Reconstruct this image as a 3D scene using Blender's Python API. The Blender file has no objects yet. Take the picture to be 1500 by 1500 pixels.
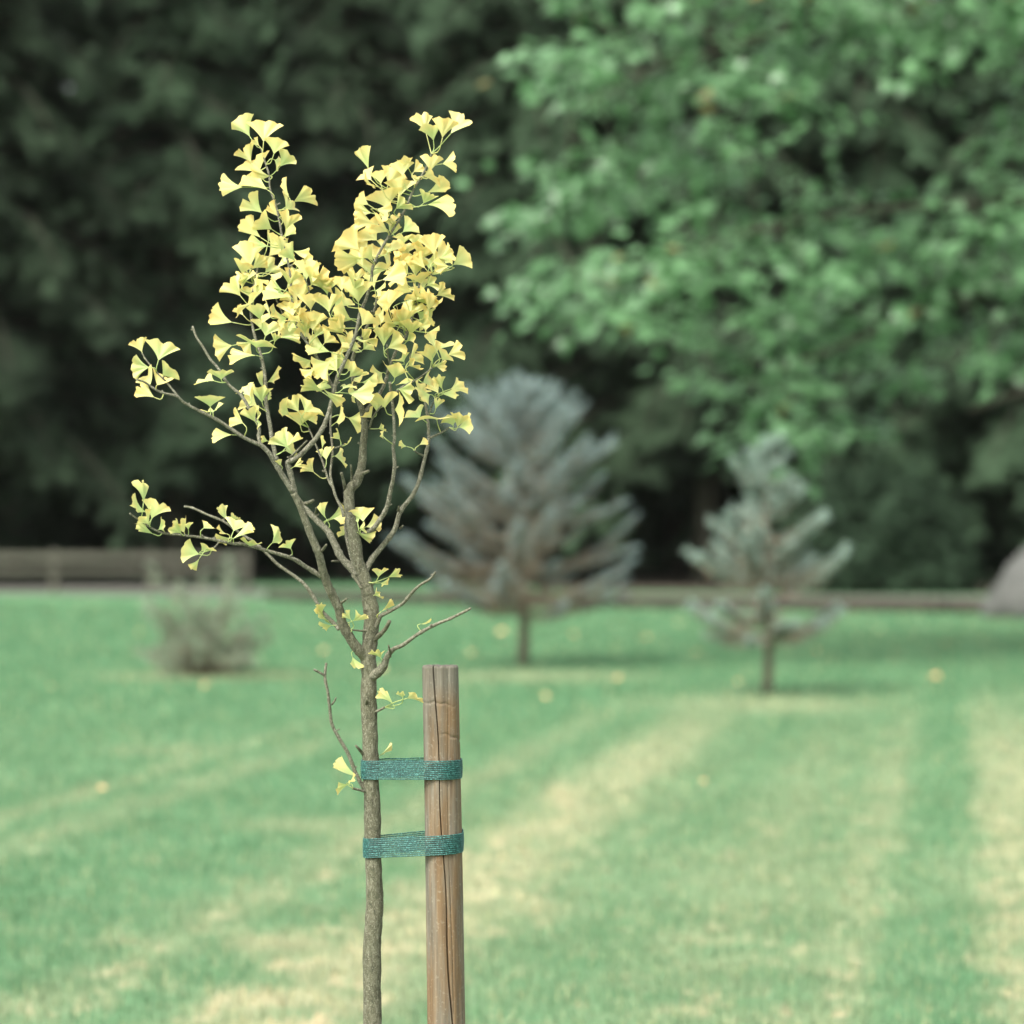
import bpy, math, random
import numpy as np
from mathutils import Vector, noise as mnoise

R = math.radians
SC = bpy.context.scene
COL = SC.collection
rng = np.random.default_rng(7)
random.seed(7)

# ------------------------------------------------------------------ camera
F = 4166.67          # focal length in photo pixels (100 mm on 36 mm, 1500 px wide)
HOR = 780.0          # horizon row
EYE = 1.55
cd = bpy.data.cameras.new('camera'); cam = bpy.data.objects.new('camera', cd)
COL.objects.link(cam)
cam.location = (0, 0, EYE); cam.rotation_euler = (R(90), 0, 0)
cd.lens = 100; cd.sensor_width = 36; cd.sensor_fit = 'HORIZONTAL'
cd.shift_y = 30 / 1500
cd.clip_start = 0.1; cd.clip_end = 3000
cd.dof.use_dof = True; cd.dof.focus_distance = 5.27; cd.dof.aperture_fstop = 2.9
cd.dof.aperture_blades = 0
SC.camera = cam

# ------------------------------------------------------------------ world and sun
SUN_EL, SUN_AZ = R(50), R(-142)     # azimuth measured from +Y (view direction) towards +X
w = bpy.data.worlds.new('World'); SC.world = w; w.use_nodes = True
nt = w.node_tree
for n in list(nt.nodes): nt.nodes.remove(n)
sky = nt.nodes.new('ShaderNodeTexSky'); sky.sky_type = 'NISHITA'; sky.sun_disc = False
sky.sun_elevation = SUN_EL; sky.sun_rotation = SUN_AZ
sky.air_density = 1.0; sky.dust_density = 4.0; sky.ozone_density = 1.0
hs = nt.nodes.new('ShaderNodeHueSaturation'); hs.inputs['Saturation'].default_value = 0.22
bg = nt.nodes.new('ShaderNodeBackground'); bg.inputs['Strength'].default_value = 0.15
wo = nt.nodes.new('ShaderNodeOutputWorld')
nt.links.new(sky.outputs[0], hs.inputs['Color']); nt.links.new(hs.outputs[0], bg.inputs[0]); nt.links.new(bg.outputs[0], wo.inputs[0])

sd = bpy.data.lights.new('sun', 'SUN'); sun = bpy.data.objects.new('sun', sd); COL.objects.link(sun)
sd.energy = 1.5; sd.angle = R(24); sd.color = (1.0, 0.96, 0.88)
sv = Vector((math.sin(SUN_AZ) * math.cos(SUN_EL), math.cos(SUN_AZ) * math.cos(SUN_EL), math.sin(SUN_EL)))
sun.rotation_euler = (-sv).to_track_quat('-Z', 'Y').to_euler()
sun.location = (0, 0, 40)

SC.view_settings.view_transform = 'Standard'; SC.view_settings.look = 'None'
SC.view_settings.gamma = 1; SC.view_settings.exposure = 1.66
SC.view_settings.use_curve_mapping = False
SC.render.engine = 'CYCLES'
SC.cycles.max_bounces = 6; SC.cycles.diffuse_bounces = 3; SC.cycles.glossy_bounces = 2
SC.cycles.transmission_bounces = 4; SC.cycles.transparent_max_bounces = 4
SC.cycles.use_denoising = True
SC.cycles.caustics_reflective = False; SC.cycles.caustics_refractive = False

# ------------------------------------------------------------------ helpers
def P(px, py, d):
    """photo pixel + distance -> point in the place"""
    return np.array([(px - 750.0) * d / F, d, EYE + (HOR - py) * d / F])

def G(px, py):
    """photo pixel -> point on the lawn"""
    d = F * EYE / (py - HOR)
    return np.array([(px - 750.0) * d / F, d, 0.0])

def tagp(o, label=None, cat=None, group=None, kind=None):
    if label: o['label'] = label
    if cat: o['category'] = cat
    if group: o['group'] = group
    if kind: o['kind'] = kind
    return o

def empty(name, loc, label, cat, group=None, rz=0.0):
    o = bpy.data.objects.new(name, None); COL.objects.link(o)
    o.location = loc; o.rotation_euler = (0, 0, rz); o.empty_display_size = 0.1
    return tagp(o, label, cat, group)

class MB:
    def __init__(self):
        self.v = []; self.f = []; self.a = []; self.b = []; self.n = 0
    def add(self, V, T, a=0.0, b=0.0):
        V = np.asarray(V, dtype=np.float64).reshape(-1, 3); T = np.asarray(T, dtype=np.int64).reshape(-1, 3)
        k = len(V)
        self.v.append(V); self.f.append(T + self.n)
        self.a.append(np.broadcast_to(np.asarray(a, dtype=np.float64), (k,)))
        self.b.append(np.broadcast_to(np.asarray(b, dtype=np.float64), (k,)))
        self.n += k
    def mesh(self, name, origin=(0, 0, 0), smooth=True):
        V = np.concatenate(self.v) - np.asarray(origin); T = np.concatenate(self.f)
        me = bpy.data.meshes.new(name)
        me.vertices.add(len(V)); me.vertices.foreach_set('co', V.astype(np.float32).ravel())
        m = len(T)
        me.loops.add(m * 3); me.loops.foreach_set('vertex_index', T.astype(np.int32).ravel())
        me.polygons.add(m)
        me.polygons.foreach_set('loop_start', np.arange(0, m * 3, 3, dtype=np.int32))
        me.polygons.foreach_set('loop_total', np.full(m, 3, dtype=np.int32))
        me.polygons.foreach_set('use_smooth', np.full(m, smooth))
        me.update(calc_edges=True)
        for nm, arr in (('va', self.a), ('vb', self.b)):
            at = me.attributes.new(nm, 'FLOAT', 'POINT')
            at.data.foreach_set('value', np.concatenate(arr).astype(np.float32))
        me.validate()
        return me
    def build(self, name, mat, parent=None, origin=(0, 0, 0), smooth=True, kind=None):
        me = self.mesh(name, origin, smooth); me.materials.append(mat)
        o = bpy.data.objects.new(name, me); COL.objects.link(o)
        if parent is not None: o.parent = parent
        else: o.location = origin
        if kind: o['kind'] = kind
        return o

def catmull(pts, n):
    pts = np.asarray(pts, dtype=float)
    if len(pts) == 2:
        t = np.linspace(0, 1, n)[:, None]; return pts[0] * (1 - t) + pts[1] * t
    p = np.vstack([2 * pts[0] - pts[1], pts, 2 * pts[-1] - pts[-2]])
    seg = len(pts) - 1; out = []
    for u in np.linspace(0, seg, n):
        i = min(int(u), seg - 1); t = u - i
        a, b, c, d = p[i], p[i + 1], p[i + 2], p[i + 3]
        out.append(0.5 * ((2 * b) + (c - a) * t + (2 * a - 5 * b + 4 * c - d) * t * t + (-a + 3 * b - 3 * c + d) * t ** 3))
    return np.array(out)

def tube(pts, rad, sides=8, rough=0.0, seed=0, cap=True):
    pts = np.asarray(pts, dtype=float); n = len(pts); rad = np.broadcast_to(np.asarray(rad, float), (n,))
    tan = np.gradient(pts, axis=0); tan /= np.linalg.norm(tan, axis=1)[:, None] + 1e-12
    ref = np.array([0, 1.0, 0]) if abs(tan[0][1]) < 0.9 else np.array([1.0, 0, 0])
    V = []; u = np.cross(tan[0], ref); u /= np.linalg.norm(u)
    for i in range(n):
        u = u - tan[i] * np.dot(u, tan[i]); u /= np.linalg.norm(u) + 1e-12
        v = np.cross(tan[i], u)
        for k in range(sides):
            a = 2 * math.pi * k / sides
            r = rad[i]
            if rough:
                q = pts[i] / max(r, 0.002) * 0.45
                r *= 1 + rough * mnoise.noise(Vector((q[0] + math.cos(a) * 1.1 + seed, q[1] + math.sin(a) * 1.1, q[2])))
            V.append(pts[i] + r * (math.cos(a) * u + math.sin(a) * v))
    T = []
    for i in range(n - 1):
        for k in range(sides):
            a = i * sides + k; b = i * sides + (k + 1) % sides
            T += [(a, b, b + sides), (a, b + sides, a + sides)]
    if cap:
        V.append(pts[0]); V.append(pts[-1]); c0 = n * sides; c1 = c0 + 1
        for k in range(sides):
            T.append((c0, (k + 1) % sides, k)); T.append((c1, (n - 1) * sides + k, (n - 1) * sides + (k + 1) % sides))
    return np.array(V), np.array(T)

def norm(v):
    return v / (np.linalg.norm(v, axis=-1, keepdims=True) + 1e-12)

def cards(mb, tmpl, tris, C, D, N, S, a=0.0, b=0.0):
    """copies of a small shaped leaf: centre C, direction D, normal N, size S"""
    C = np.asarray(C); D = norm(np.asarray(D)); X = norm(np.cross(D, np.asarray(N))); Nn = np.cross(X, D)
    S = np.broadcast_to(np.asarray(S, float), (len(C),))
    V = C[:, None, :] + S[:, None, None] * (tmpl[None, :, 0:1] * X[:, None, :] + tmpl[None, :, 1:2] * D[:, None, :] + tmpl[None, :, 2:3] * Nn[:, None, :])
    k = len(tmpl); T = tris[None] + (np.arange(len(C)) * k)[:, None, None]
    A = np.repeat(np.broadcast_to(np.asarray(a, float), (len(C),)), k); B = np.repeat(np.broadcast_to(np.asarray(b, float), (len(C),)), k)
    mb.add(V.reshape(-1, 3), T.reshape(-1, 3), A, B)

def box(mb, c, size, rz=0.0, jitter=0.0, rnd=None):
    x, y, z = np.array(size) / 2; rr = rnd or random
    b = min(x, y, z) * 0.25
    V = []
    for sx in (-1, 1):
        for sy in (-1, 1):
            for sz in (-1, 1):
                V += [(sx * (x - b), sy * (y - b), sz * z), (sx * (x - b), sy * y, sz * (z - b)), (sx * x, sy * (y - b), sz * (z - b))]
    V = np.array(V) + np.array([[rr.uniform(-1, 1) * jitter for _ in range(3)] for _ in V])
    ca, sa = math.cos(rz), math.sin(rz)
    V = V @ np.array([[ca, sa, 0], [-sa, ca, 0], [0, 0, 1]]) + np.array(c)
    import bmesh
    bm = bmesh.new()
    for p in V: bm.verts.new(p)
    bmesh.ops.convex_hull(bm, input=bm.verts)
    bmesh.ops.triangulate(bm, faces=bm.faces)
    bm.verts.index_update()
    mb.add([tuple(q.co) for q in bm.verts], [[q.index for q in f.verts] for f in bm.faces]); bm.free()

# ------------------------------------------------------------------ materials
class NT:
    def __init__(self, name):
        self.m = bpy.data.materials.new(name); self.m.use_nodes = True; self.t = self.m.node_tree
        for n in list(self.t.nodes): self.t.nodes.remove(n)
    def n(self, kind, **kw):
        nd = self.t.nodes.new(kind)
        for k, v in kw.items(): setattr(nd, k, v)
        return nd
    def set(self, sock, v):
        if hasattr(v, 'links') or isinstance(v, bpy.types.NodeSocket): self.t.links.new(v, sock)
        else: sock.default_value = v
    def math(self, op, a, b=0.0, c=None, clamp=False):
        nd = self.n('ShaderNodeMath', operation=op, use_clamp=clamp)
        self.set(nd.inputs[0], a); self.set(nd.inputs[1], b)
        if c is not None: self.set(nd.inputs[2], c)
        return nd.outputs[0]
    def mix(self, f, a, b, mode='MIX'):
        nd = self.n('ShaderNodeMix', data_type='RGBA', blend_type=mode)
        self.set(nd.inputs[0], f); self.set(nd.inputs[6], a); self.set(nd.inputs[7], b)
        return nd.outputs[2]
    def noise(self, vec, scale, detail=3.0, rough=0.55, dist=0.0):
        nd = self.n('ShaderNodeTexNoise'); self.set(nd.inputs['Vector'], vec)
        nd.inputs['Scale'].default_value = scale; nd.inputs['Detail'].default_value = detail
        nd.inputs['Roughness'].default_value = rough; nd.inputs['Distortion'].default_value = dist
        return nd.outputs[0]
    def ramp(self, f, stops, interp='LINEAR'):
        nd = self.n('ShaderNodeValToRGB'); self.set(nd.inputs[0], f); cr = nd.color_ramp; cr.interpolation = interp
        while len(cr.elements) < len(stops): cr.elements.new(0.5)
        for e, (p, c) in zip(cr.elements, stops):
            e.position = p; e.color = c if len(c) == 4 else (*c, 1)
        return nd.outputs[0]
    def attr(self, name):
        return self.n('ShaderNodeAttribute', attribute_name=name).outputs['Fac']
    def pos(self): return self.n('ShaderNodeNewGeometry').outputs['Position']
    def obj(self): return self.n('ShaderNodeTexCoord').outputs['Object']
    def scale(self, vec, s):
        nd = self.n('ShaderNodeMapping'); self.set(nd.inputs[0], vec); nd.inputs['Scale'].default_value = s
        return nd.outputs[0]
    def bump(self, h, strength, dist):
        nd = self.n('ShaderNodeBump'); self.set(nd.inputs['Height'], h)
        nd.inputs['Strength'].default_value = strength; nd.inputs['Distance'].default_value = dist
        return nd.outputs[0]
    def out(self, sh):
        o = self.n('ShaderNodeOutputMaterial'); self.t.links.new(sh, o.inputs[0]); return self.m
    def princ(self, col, rough=0.8, spec=0.3, normal=None):
        b = self.n('ShaderNodeBsdfPrincipled'); self.set(b.inputs['Base Color'], col); self.set(b.inputs['Roughness'], rough)
        b.inputs['Specular IOR Level'].default_value = spec
        if normal is not None: self.t.links.new(normal, b.inputs['Normal'])
        return b.outputs[0]
    def leafy(self, col, trans=0.35, rough=0.55, spec=0.3, tcol=None):
        p = self.princ(col, rough, spec)
        t = self.n('ShaderNodeBsdfTranslucent'); self.set(t.inputs[0], tcol if tcol is not None else col)
        m = self.n('ShaderNodeMixShader'); m.inputs[0].default_value = trans
        self.t.links.new(p, m.inputs[1]); self.t.links.new(t.outputs[0], m.inputs[2])
        return m.outputs[0]

GREEN_A = (0.100, 0.216, 0.112); GREEN_B = (0.142, 0.262, 0.140); STRAW = (0.42, 0.41, 0.24); STRAW_P = (0.50, 0.40, 0.26)
def lawn_material(name, blades):
    k = NT(name); pos = k.pos()
    sx = k.n('ShaderNodeSeparateXYZ'); k.t.links.new(pos, sx.inputs[0]); X, Y = sx.outputs[0], sx.outputs[1]
    fl = k.n('ShaderNodeCombineXYZ'); k.t.links.new(X, fl.inputs[0]); k.t.links.new(Y, fl.inputs[1]); flat = fl.outputs[0]
    n1 = k.noise(flat, 0.45, 4, 0.6); n2 = k.noise(flat, 2.6, 4, 0.65); n3 = k.noise(flat, 11.0, 3, 0.7)
    # mowing tracks run in one direction over the lawn
    u = k.math('SUBTRACT', X, k.math('MULTIPLY', Y, 0.155))
    u = k.math('ADD', u, k.math('MULTIPLY', k.math('SUBTRACT', n2, 0.5), 0.36))
    u = k.math('ADD', u, k.math('MULTIPLY', k.math('SUBTRACT', k.noise(flat, 7.0, 3, 0.7), 0.5), 0.22))
    u = k.math('ADD', u, k.math('MULTIPLY', k.math('SUBTRACT', n1, 0.5), 0.25))
    tt = k.math('DIVIDE', k.math('ADD', u, 6.0), 8.0, clamp=True)
    g = lambda v: (v, v, v)
    S = lambda uu: (uu + 6.0) / 8.0
    stripe = k.ramp(tt, [(0.0, g(0.06)), (S(-5.35), g(0.05)), (S(-5.15), g(0.4)), (S(-4.95), g(0.03)), (S(-4.6), g(0.34)), (S(-4.35), g(0.02)),
                         (S(-3.25), g(0.06)), (S(-2.95), g(0.45)), (S(-2.72), g(0.1)), (S(-2.5), g(0.2)), (S(-2.25), g(0.82)), (S(-1.95), g(0.74)), (S(-1.7), g(0.24)),
                         (S(-1.3), g(0.12)), (S(-0.95), g(0.34)), (S(-0.6), g(0.22)), (S(-0.36), g(0.5)), (S(-0.22), g(0.10)), (S(0.05), g(0.03)), (S(0.2), g(0.66)), (S(0.5), g(0.75)), (S(0.85), g(0.25)), (1.0, g(0.2))])
    # tracks fade with distance into the back lawn
    fade = k.n('ShaderNodeMapRange'); k.t.links.new(Y, fade.inputs[0]); fade.inputs[1].default_value = 19; fade.inputs[2].default_value = 29; fade.inputs[3].default_value = 1; fade.inputs[4].default_value = 0.06
    stripe = k.math('MULTIPLY', stripe, fade.outputs[0])
    patch = None
    for (px, py, rx, ry, amt) in ((300, 992, 1.25, 0.75, .9), (770, 992, 1.5, 1.3, .5), (1125, 1034, 1.3, 1.6, .5), (420, 1385, 0.28, 0.35, .8), (470, 1210, 0.5, 0.5, .45), (1130, 1290, 0.8, 1.6, .35), (1480, 1300, 0.5, 1.5, .35), (760, 1330, 0.3, 0.6, .6), (250, 1100, .6, .6, .35)):
        c = G(px, py)
        dx = k.math('DIVIDE', k.math('SUBTRACT', X, float(c[0])), rx); dy = k.math('DIVIDE', k.math('SUBTRACT', Y, float(c[1])), ry)
        r = k.math('SQRT', k.math('ADD', k.math('MULTIPLY', dx, dx), k.math('MULTIPLY', dy, dy)))
        r = k.math('ADD', r, k.math('MULTIPLY', k.math('SUBTRACT', n2, 0.5), 2.0))
        v = k.math('MULTIPLY', k.math('SUBTRACT', 1.25, r, clamp=True), amt, clamp=True)
        patch = v if patch is None else k.math('MAXIMUM', patch, v)
    brk = k.n('ShaderNodeMapRange'); k.t.links.new(n2, brk.inputs[0]); brk.inputs[1].default_value = 0.32; brk.inputs[2].default_value = 0.66; brk.inputs[3].default_value = 0.25; brk.inputs[4].default_value = 1.15
    straw = k.math('MAXIMUM', k.math('MULTIPLY', stripe, brk.outputs[0]), k.math('MULTIPLY', patch, 0.85), clamp=True)
    fleck = k.n('ShaderNodeMapRange'); k.t.links.new(k.noise(k.scale(flat, (1.0, 0.7, 1.0)), 5.5, 3, 0.7), fleck.inputs[0]); fleck.inputs[1].default_value = 0.52; fleck.inputs[2].default_value = 0.66; fleck.inputs[3].default_value = 0.0; fleck.inputs[4].default_value = 0.95
    nearf = k.n('ShaderNodeMapRange'); k.t.links.new(Y, nearf.inputs[0]); nearf.inputs[1].default_value = 14; nearf.inputs[2].default_value = 24; nearf.inputs[3].default_value = 1; nearf.inputs[4].default_value = 0.1
    fl2 = k.math('MULTIPLY', k.math('MULTIPLY', fleck.outputs[0], nearf.outputs[0]), k.math('ADD', 0.16, k.math('MULTIPLY', stripe, 2.2)))
    straw = k.math('MAXIMUM', k.math('MULTIPLY', straw, k.math('ADD', 0.30, k.math('MULTIPLY', n3, 1.1))), fl2, clamp=True)
    green = k.mix(n1, (*GREEN_A, 1), (*GREEN_B, 1))
    green = k.mix(k.math('MULTIPLY', k.math('SUBTRACT', n3, 0.25, clamp=True), 1.6, clamp=True), green, (0.078, 0.182, 0.082, 1))
    big = k.n('ShaderNodeMapRange'); k.t.links.new(k.noise(flat, 1.1, 4, 0.65), big.inputs[0]); big.inputs[1].default_value = 0.42; big.inputs[2].default_value = 0.60; big.inputs[3].default_value = 0.7; big.inputs[4].default_value = 0.0
    green = k.mix(big.outputs[0], green, (0.072, 0.172, 0.080, 1))
    st = k.mix(k.noise(flat, 4.0, 2), (*STRAW, 1), (*STRAW_P, 1))
    col = k.mix(straw, green, st)
    if blades:
        a = k.attr('va'); b = k.attr('vb')
        col = k.mix(k.math('MULTIPLY', k.math('GREATER_THAN', a, 0.93), 0.6), col, (0.36, 0.32, 0.17, 1))
        hsv = k.n('ShaderNodeHueSaturation'); k.t.links.new(col, hsv.inputs['Color'])
        k.t.links.new(k.math('ADD', 0.66, k.math('MULTIPLY', a, 0.75)), hsv.inputs['Value'])
        return k.out(k.leafy(hsv.outputs[0], 0.35, 0.5, 0.25))
    h = k.math('ADD', k.noise(flat, 60.0, 3, 0.7), n3)
    return k.out(k.princ(k.mix(0.32, col, (0.05, 0.085, 0.04, 1)), 0.95, 0.05, k.bump(h, 0.5, 0.03)))

def bark_material(name, c1, c2, c3, sc, stretch=0.35, bump=0.6, dist=0.002, speck=0.35, green=0.5):
    k = NT(name); o = k.obj(); v = k.scale(o, (1, 1, stretch))
    n1 = k.noise(v, sc, 6, 0.75, 0.8); n2 = k.noise(o, sc * 0.12, 3, 0.6); n3 = k.noise(o, sc * 2.2, 3, 0.6); n4 = k.noise(k.scale(o, (1, 1, 0.16)), sc * 0.8, 4, 0.7)
    col = k.ramp(n1, [(0.34, c1), (0.50, c2), (0.68, c3)])
    col = k.mix(k.math('MULTIPLY', n2, green), col, (*[0.5 * (x + y) for x, y in zip(c1, (0.10, 0.13, 0.06))], 1))
    fis = k.math('MULTIPLY', k.math('SUBTRACT', 0.42, n4, clamp=True), 6.0, clamp=True)
    col = k.mix(k.math('MULTIPLY', fis, 0.75), col, (*[x * 0.6 for x in c1], 1))
    sp = k.math('MULTIPLY', k.math('SUBTRACT', n3, 0.56, clamp=True), 9.0, clamp=True)
    col = k.mix(k.math('MULTIPLY', sp, speck), col, (*[min(1, x * 1.5) for x in c3], 1))
    h = k.math('ADD', n1, k.math('SUBTRACT', k.math('MULTIPLY', n3, 0.4), k.math('MULTIPLY', fis, 0.8)))
    return k.out(k.princ(col, 0.85, 0.25, k.bump(h, bump, dist)))

def foliage_material(name, c1, c2, trans=0.25, rough=0.5, spec=0.35, extra=None):
    k = NT(name); a = k.attr('va')
    col = k.mix(a, (*c1, 1), (*c2, 1))
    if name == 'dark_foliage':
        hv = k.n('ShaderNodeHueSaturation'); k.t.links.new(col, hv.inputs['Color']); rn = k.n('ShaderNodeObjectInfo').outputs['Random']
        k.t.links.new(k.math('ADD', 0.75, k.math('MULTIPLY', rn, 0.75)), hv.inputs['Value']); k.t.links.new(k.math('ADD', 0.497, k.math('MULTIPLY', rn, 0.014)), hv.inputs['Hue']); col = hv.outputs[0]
    if extra: col = k.mix(k.math('GREATER_THAN', k.attr('vb'), extra[1]), col, (*extra[0], 1))
    return k.out(k.leafy(col, trans, rough, spec))

M = {}
M['lawn'] = lawn_material('lawn', False); M['blades'] = lawn_material('grass_blades', True)
M['bark'] = bark_material('ginkgo_bark', (0.035, 0.033, 0.022), (0.098, 0.091, 0.058), (0.22, 0.21, 0.155), 170, 0.45, 0.9, 0.003, 0.5)
M['twigbark'] = bark_material('ginkgo_twig_bark', (0.042, 0.040, 0.028), (0.110, 0.102, 0.070), (0.28, 0.265, 0.21), 200, 0.7, 0.6, 0.002, 0.55)
M['sprucebark'] = bark_material('spruce_bark', (0.04, 0.032, 0.024), (0.085, 0.068, 0.05), (0.14, 0.115, 0.085), 40)
M['sprucetwig'] = bark_material('spruce_twig', (0.10, 0.080, 0.058), (0.17, 0.140, 0.102), (0.24, 0.205, 0.155), 40)
M['darkbark'] = bark_material('forest_bark', (0.020, 0.019, 0.015), (0.040, 0.036, 0.028), (0.065, 0.058, 0.046), 8)
M['treebark'] = bark_material('broadleaf_bark', (0.015, 0.013, 0.010), (0.03, 0.026, 0.02), (0.05, 0.045, 0.035), 12)
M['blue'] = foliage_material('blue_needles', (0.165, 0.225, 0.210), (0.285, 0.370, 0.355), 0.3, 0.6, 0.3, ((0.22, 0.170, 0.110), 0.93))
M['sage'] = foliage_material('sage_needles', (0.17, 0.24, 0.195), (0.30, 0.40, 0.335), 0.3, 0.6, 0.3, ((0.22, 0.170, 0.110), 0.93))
M['shrubneedle'] = foliage_material('shrub_needles', (0.15, 0.20, 0.13), (0.26, 0.33, 0.23), 0.3, 0.6, 0.3, ((0.20, 0.150, 0.095), 0.80))
M['maple'] = foliage_material('broad_leaves', (0.062, 0.150, 0.055), (0.158, 0.315, 0.142), 0.42, 0.33, 0.6, ((0.24, 0.20, 0.06), 0.993))
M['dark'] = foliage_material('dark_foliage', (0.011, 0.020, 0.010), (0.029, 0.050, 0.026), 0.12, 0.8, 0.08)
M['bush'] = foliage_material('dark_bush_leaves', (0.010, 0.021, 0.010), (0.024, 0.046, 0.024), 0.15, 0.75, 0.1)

def ginkgo_leaf_material():
    k = NT('ginkgo_leaf'); r = k.attr('va'); t = k.attr('vb')
    g = k.mix(t, (0.60, 0.56, 0.22, 1), (0.37, 0.49, 0.18, 1))
    y = k.mix(t, (0.76, 0.58, 0.19, 1), (0.66, 0.60, 0.22, 1))
    f = k.ramp(r, [(0.45, (0, 0, 0)), (0.98, (1, 1, 1))])
    col = k.mix(f, g, y)
    n = k.noise(k.obj(), 55, 3)
    col = k.mix(k.math('MULTIPLY', n, 0.25), col, (0.82, 0.68, 0.32, 1))
    n2 = k.noise(k.obj(), 38, 4, 0.7); edge = k.ramp(r, [(0.72, (0, 0, 0)), (1.0, (1, 1, 1))])
    brown = k.math('MULTIPLY', k.math('MULTIPLY', k.math('SUBTRACT', n2, 0.50, clamp=True), 5.0, clamp=True), edge)
    col = k.mix(k.math('MULTIPLY', brown, 0.75), col, (0.58, 0.36, 0.09, 1))
    lime = k.math('MULTIPLY', k.math('SUBTRACT', k.noise(k.obj(), 14, 2), 0.50, clamp=True), 3.5, clamp=True)
    col = k.mix(k.math('MULTIPLY', lime, k.math('SUBTRACT', 0.75, k.math('MULTIPLY', edge, 0.6))), col, (0.40, 0.50, 0.17, 1))
    return k.out(k.leafy(col, 0.42, 0.45, 0.4))
M['ginkgo_leaf'] = ginkgo_leaf_material()

def stake_material():
    k = NT('weathered_stake_wood'); o = k.obj()
    sx = k.n('ShaderNodeSeparateXYZ'); k.t.links.new(o, sx.inputs[0]); z = sx.outputs[2]
    v = k.scale(o, (1, 1, 0.045)); g1 = k.noise(v, 150, 5, 0.7); g2 = k.noise(k.scale(o, (1, 1, 0.12)), 28, 3, 0.6); g3 = k.noise(k.scale(o, (1, 1, 0.5)), 9, 3)
    warm = k.ramp(g1, [(0.3, (0.070, 0.040, 0.018)), (0.5, (0.138, 0.082, 0.036)), (0.7, (0.180, 0.118, 0.058))])
    grey = k.ramp(g1, [(0.3, (0.062, 0.057, 0.042)), (0.5, (0.115, 0.107, 0.082)), (0.72, (0.20, 0.19, 0.152))])
    top = k.n('ShaderNodeMapRange'); k.t.links.new(k.math('ADD', z, k.math('MULTIPLY', g2, 0.06)), top.inputs[0])
    top.inputs[1].default_value = 1.245; top.inputs[2].default_value = 1.30; top.inputs[3].default_value = 0; top.inputs[4].default_value = 0.95
    fac = k.math('MAXIMUM', top.outputs[0], k.ramp(g2, [(0.44, (0, 0, 0)), (0.62, (0.9, 0.9, 0.9))]))
    col = k.mix(fac, warm, grey)
    col = k.mix(k.math('MULTIPLY', g3, 0.35), col, (0.135, 0.118, 0.085, 1))
    spk = k.math('MULTIPLY', k.math('SUBTRACT', k.noise(o, 160, 3, 0.6), 0.58, clamp=True), 6.0, clamp=True)
    col = k.mix(k.math('MULTIPLY', spk, 0.35), col, (0.30, 0.28, 0.22, 1))
    col = k.mix(k.math('MULTIPLY', k.attr('va'), 0.85), col, k.mix(g1, (0.03, 0.026, 0.020, 1), (0.14, 0.125, 0.10, 1)))
    return k.out(k.princ(col, 0.8, 0.25, k.bump(g1, 0.35, 0.0015)))
M['stake'] = stake_material()

def plain(name, c1, c2, scale, rough=0.9, bump=0.3, dist=0.02, stretch=(1, 1, 1)):
    k = NT(name); v = k.scale(k.obj(), stretch); n = k.noise(v, scale, 5, 0.65)
    return k.out(k.princ(k.ramp(n, [(0.3, c1), (0.7, c2)]), rough, 0.2, k.bump(n, bump, dist)))
M['plank'] = plain('fence_wood', (0.046, 0.046, 0.033), (0.092, 0.090, 0.068), 6, stretch=(0.15, 1, 1))
M['log'] = plain('edging_log', (0.022, 0.017, 0.013), (0.05, 0.04, 0.032), 8)
M['path'] = plain('path_gravel', (0.06, 0.058, 0.048), (0.11, 0.105, 0.09), 3)
M['rock'] = plain('boulder_stone', (0.050, 0.051, 0.046), (0.090, 0.092, 0.083), 3, bump=0.5)
M['soil'] = plain('forest_floor', (0.035, 0.030, 0.020), (0.07, 0.06, 0.042), 1.2)
M['fallen'] = plain('fallen_leaf', (0.62, 0.36, 0.16), (0.70, 0.48, 0.25), 30)
def strap_material():
    k = NT('tie_webbing'); n = k.noise(k.obj(), 420, 2); n2 = k.noise(k.obj(), 70, 2)
    col = k.ramp(n, [(0.30, (0.005, 0.032, 0.027)), (0.52, (0.016, 0.088, 0.073)), (0.68, (0.10, 0.30, 0.26))])
    col = k.mix(k.math('MULTIPLY', n2, 0.3), col, (0.008, 0.035, 0.031, 1))
    return k.out(k.princ(col, 0.45, 0.35))
M['strap'] = strap_material()

# ------------------------------------------------------------------ ground
def sheet(name, pts, z, mat, sub=1):
    mb = MB(); V = [(x, y, z) for x, y in pts]
    mb.add(V, [(0, i, i + 1) for i in range(1, len(V) - 1)])
    o = mb.build(name, mat, smooth=False); o['kind'] = 'structure'; return o
sheet('lawn', [(-700, -300), (700, -300), (700, 1200), (-700, 1200)], 0.0, M['lawn'])
path_near = [(-60, 76), (-12, 71.5), (-6, 68), (-2, 63), (3, 60), (8, 57.5), (30, 50)]
path_far = [(30, 62), (9, 69), (3, 70), (-2, 71), (-6, 76), (-12, 89), (-60, 100)]
def strip(name, A, B, z, mat):
    mb = MB(); n = len(A); V = [(x, y, z) for x, y in A] + [(x, y, z) for x, y in B]
    T = []
    for i in range(n - 1): T += [(i, i + 1, n + i + 1), (i, n + i + 1, n + i)]
    mb.add(V, T); o = mb.build(name, mat, smooth=False); o['kind'] = 'structure'; return o
strip('path', path_near, path_far[::-1], 0.006, M['path'])
strip('forest_floor', [(-120, 94), (-14, 94), (-8, 100), (-3, 96), (2, 74), (30, 66), (120, 66)], [(-120, 500), (-14, 500), (-8, 500), (-3, 500), (2, 500), (30, 500), (120, 500)], 0.012, M['soil'])

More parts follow.
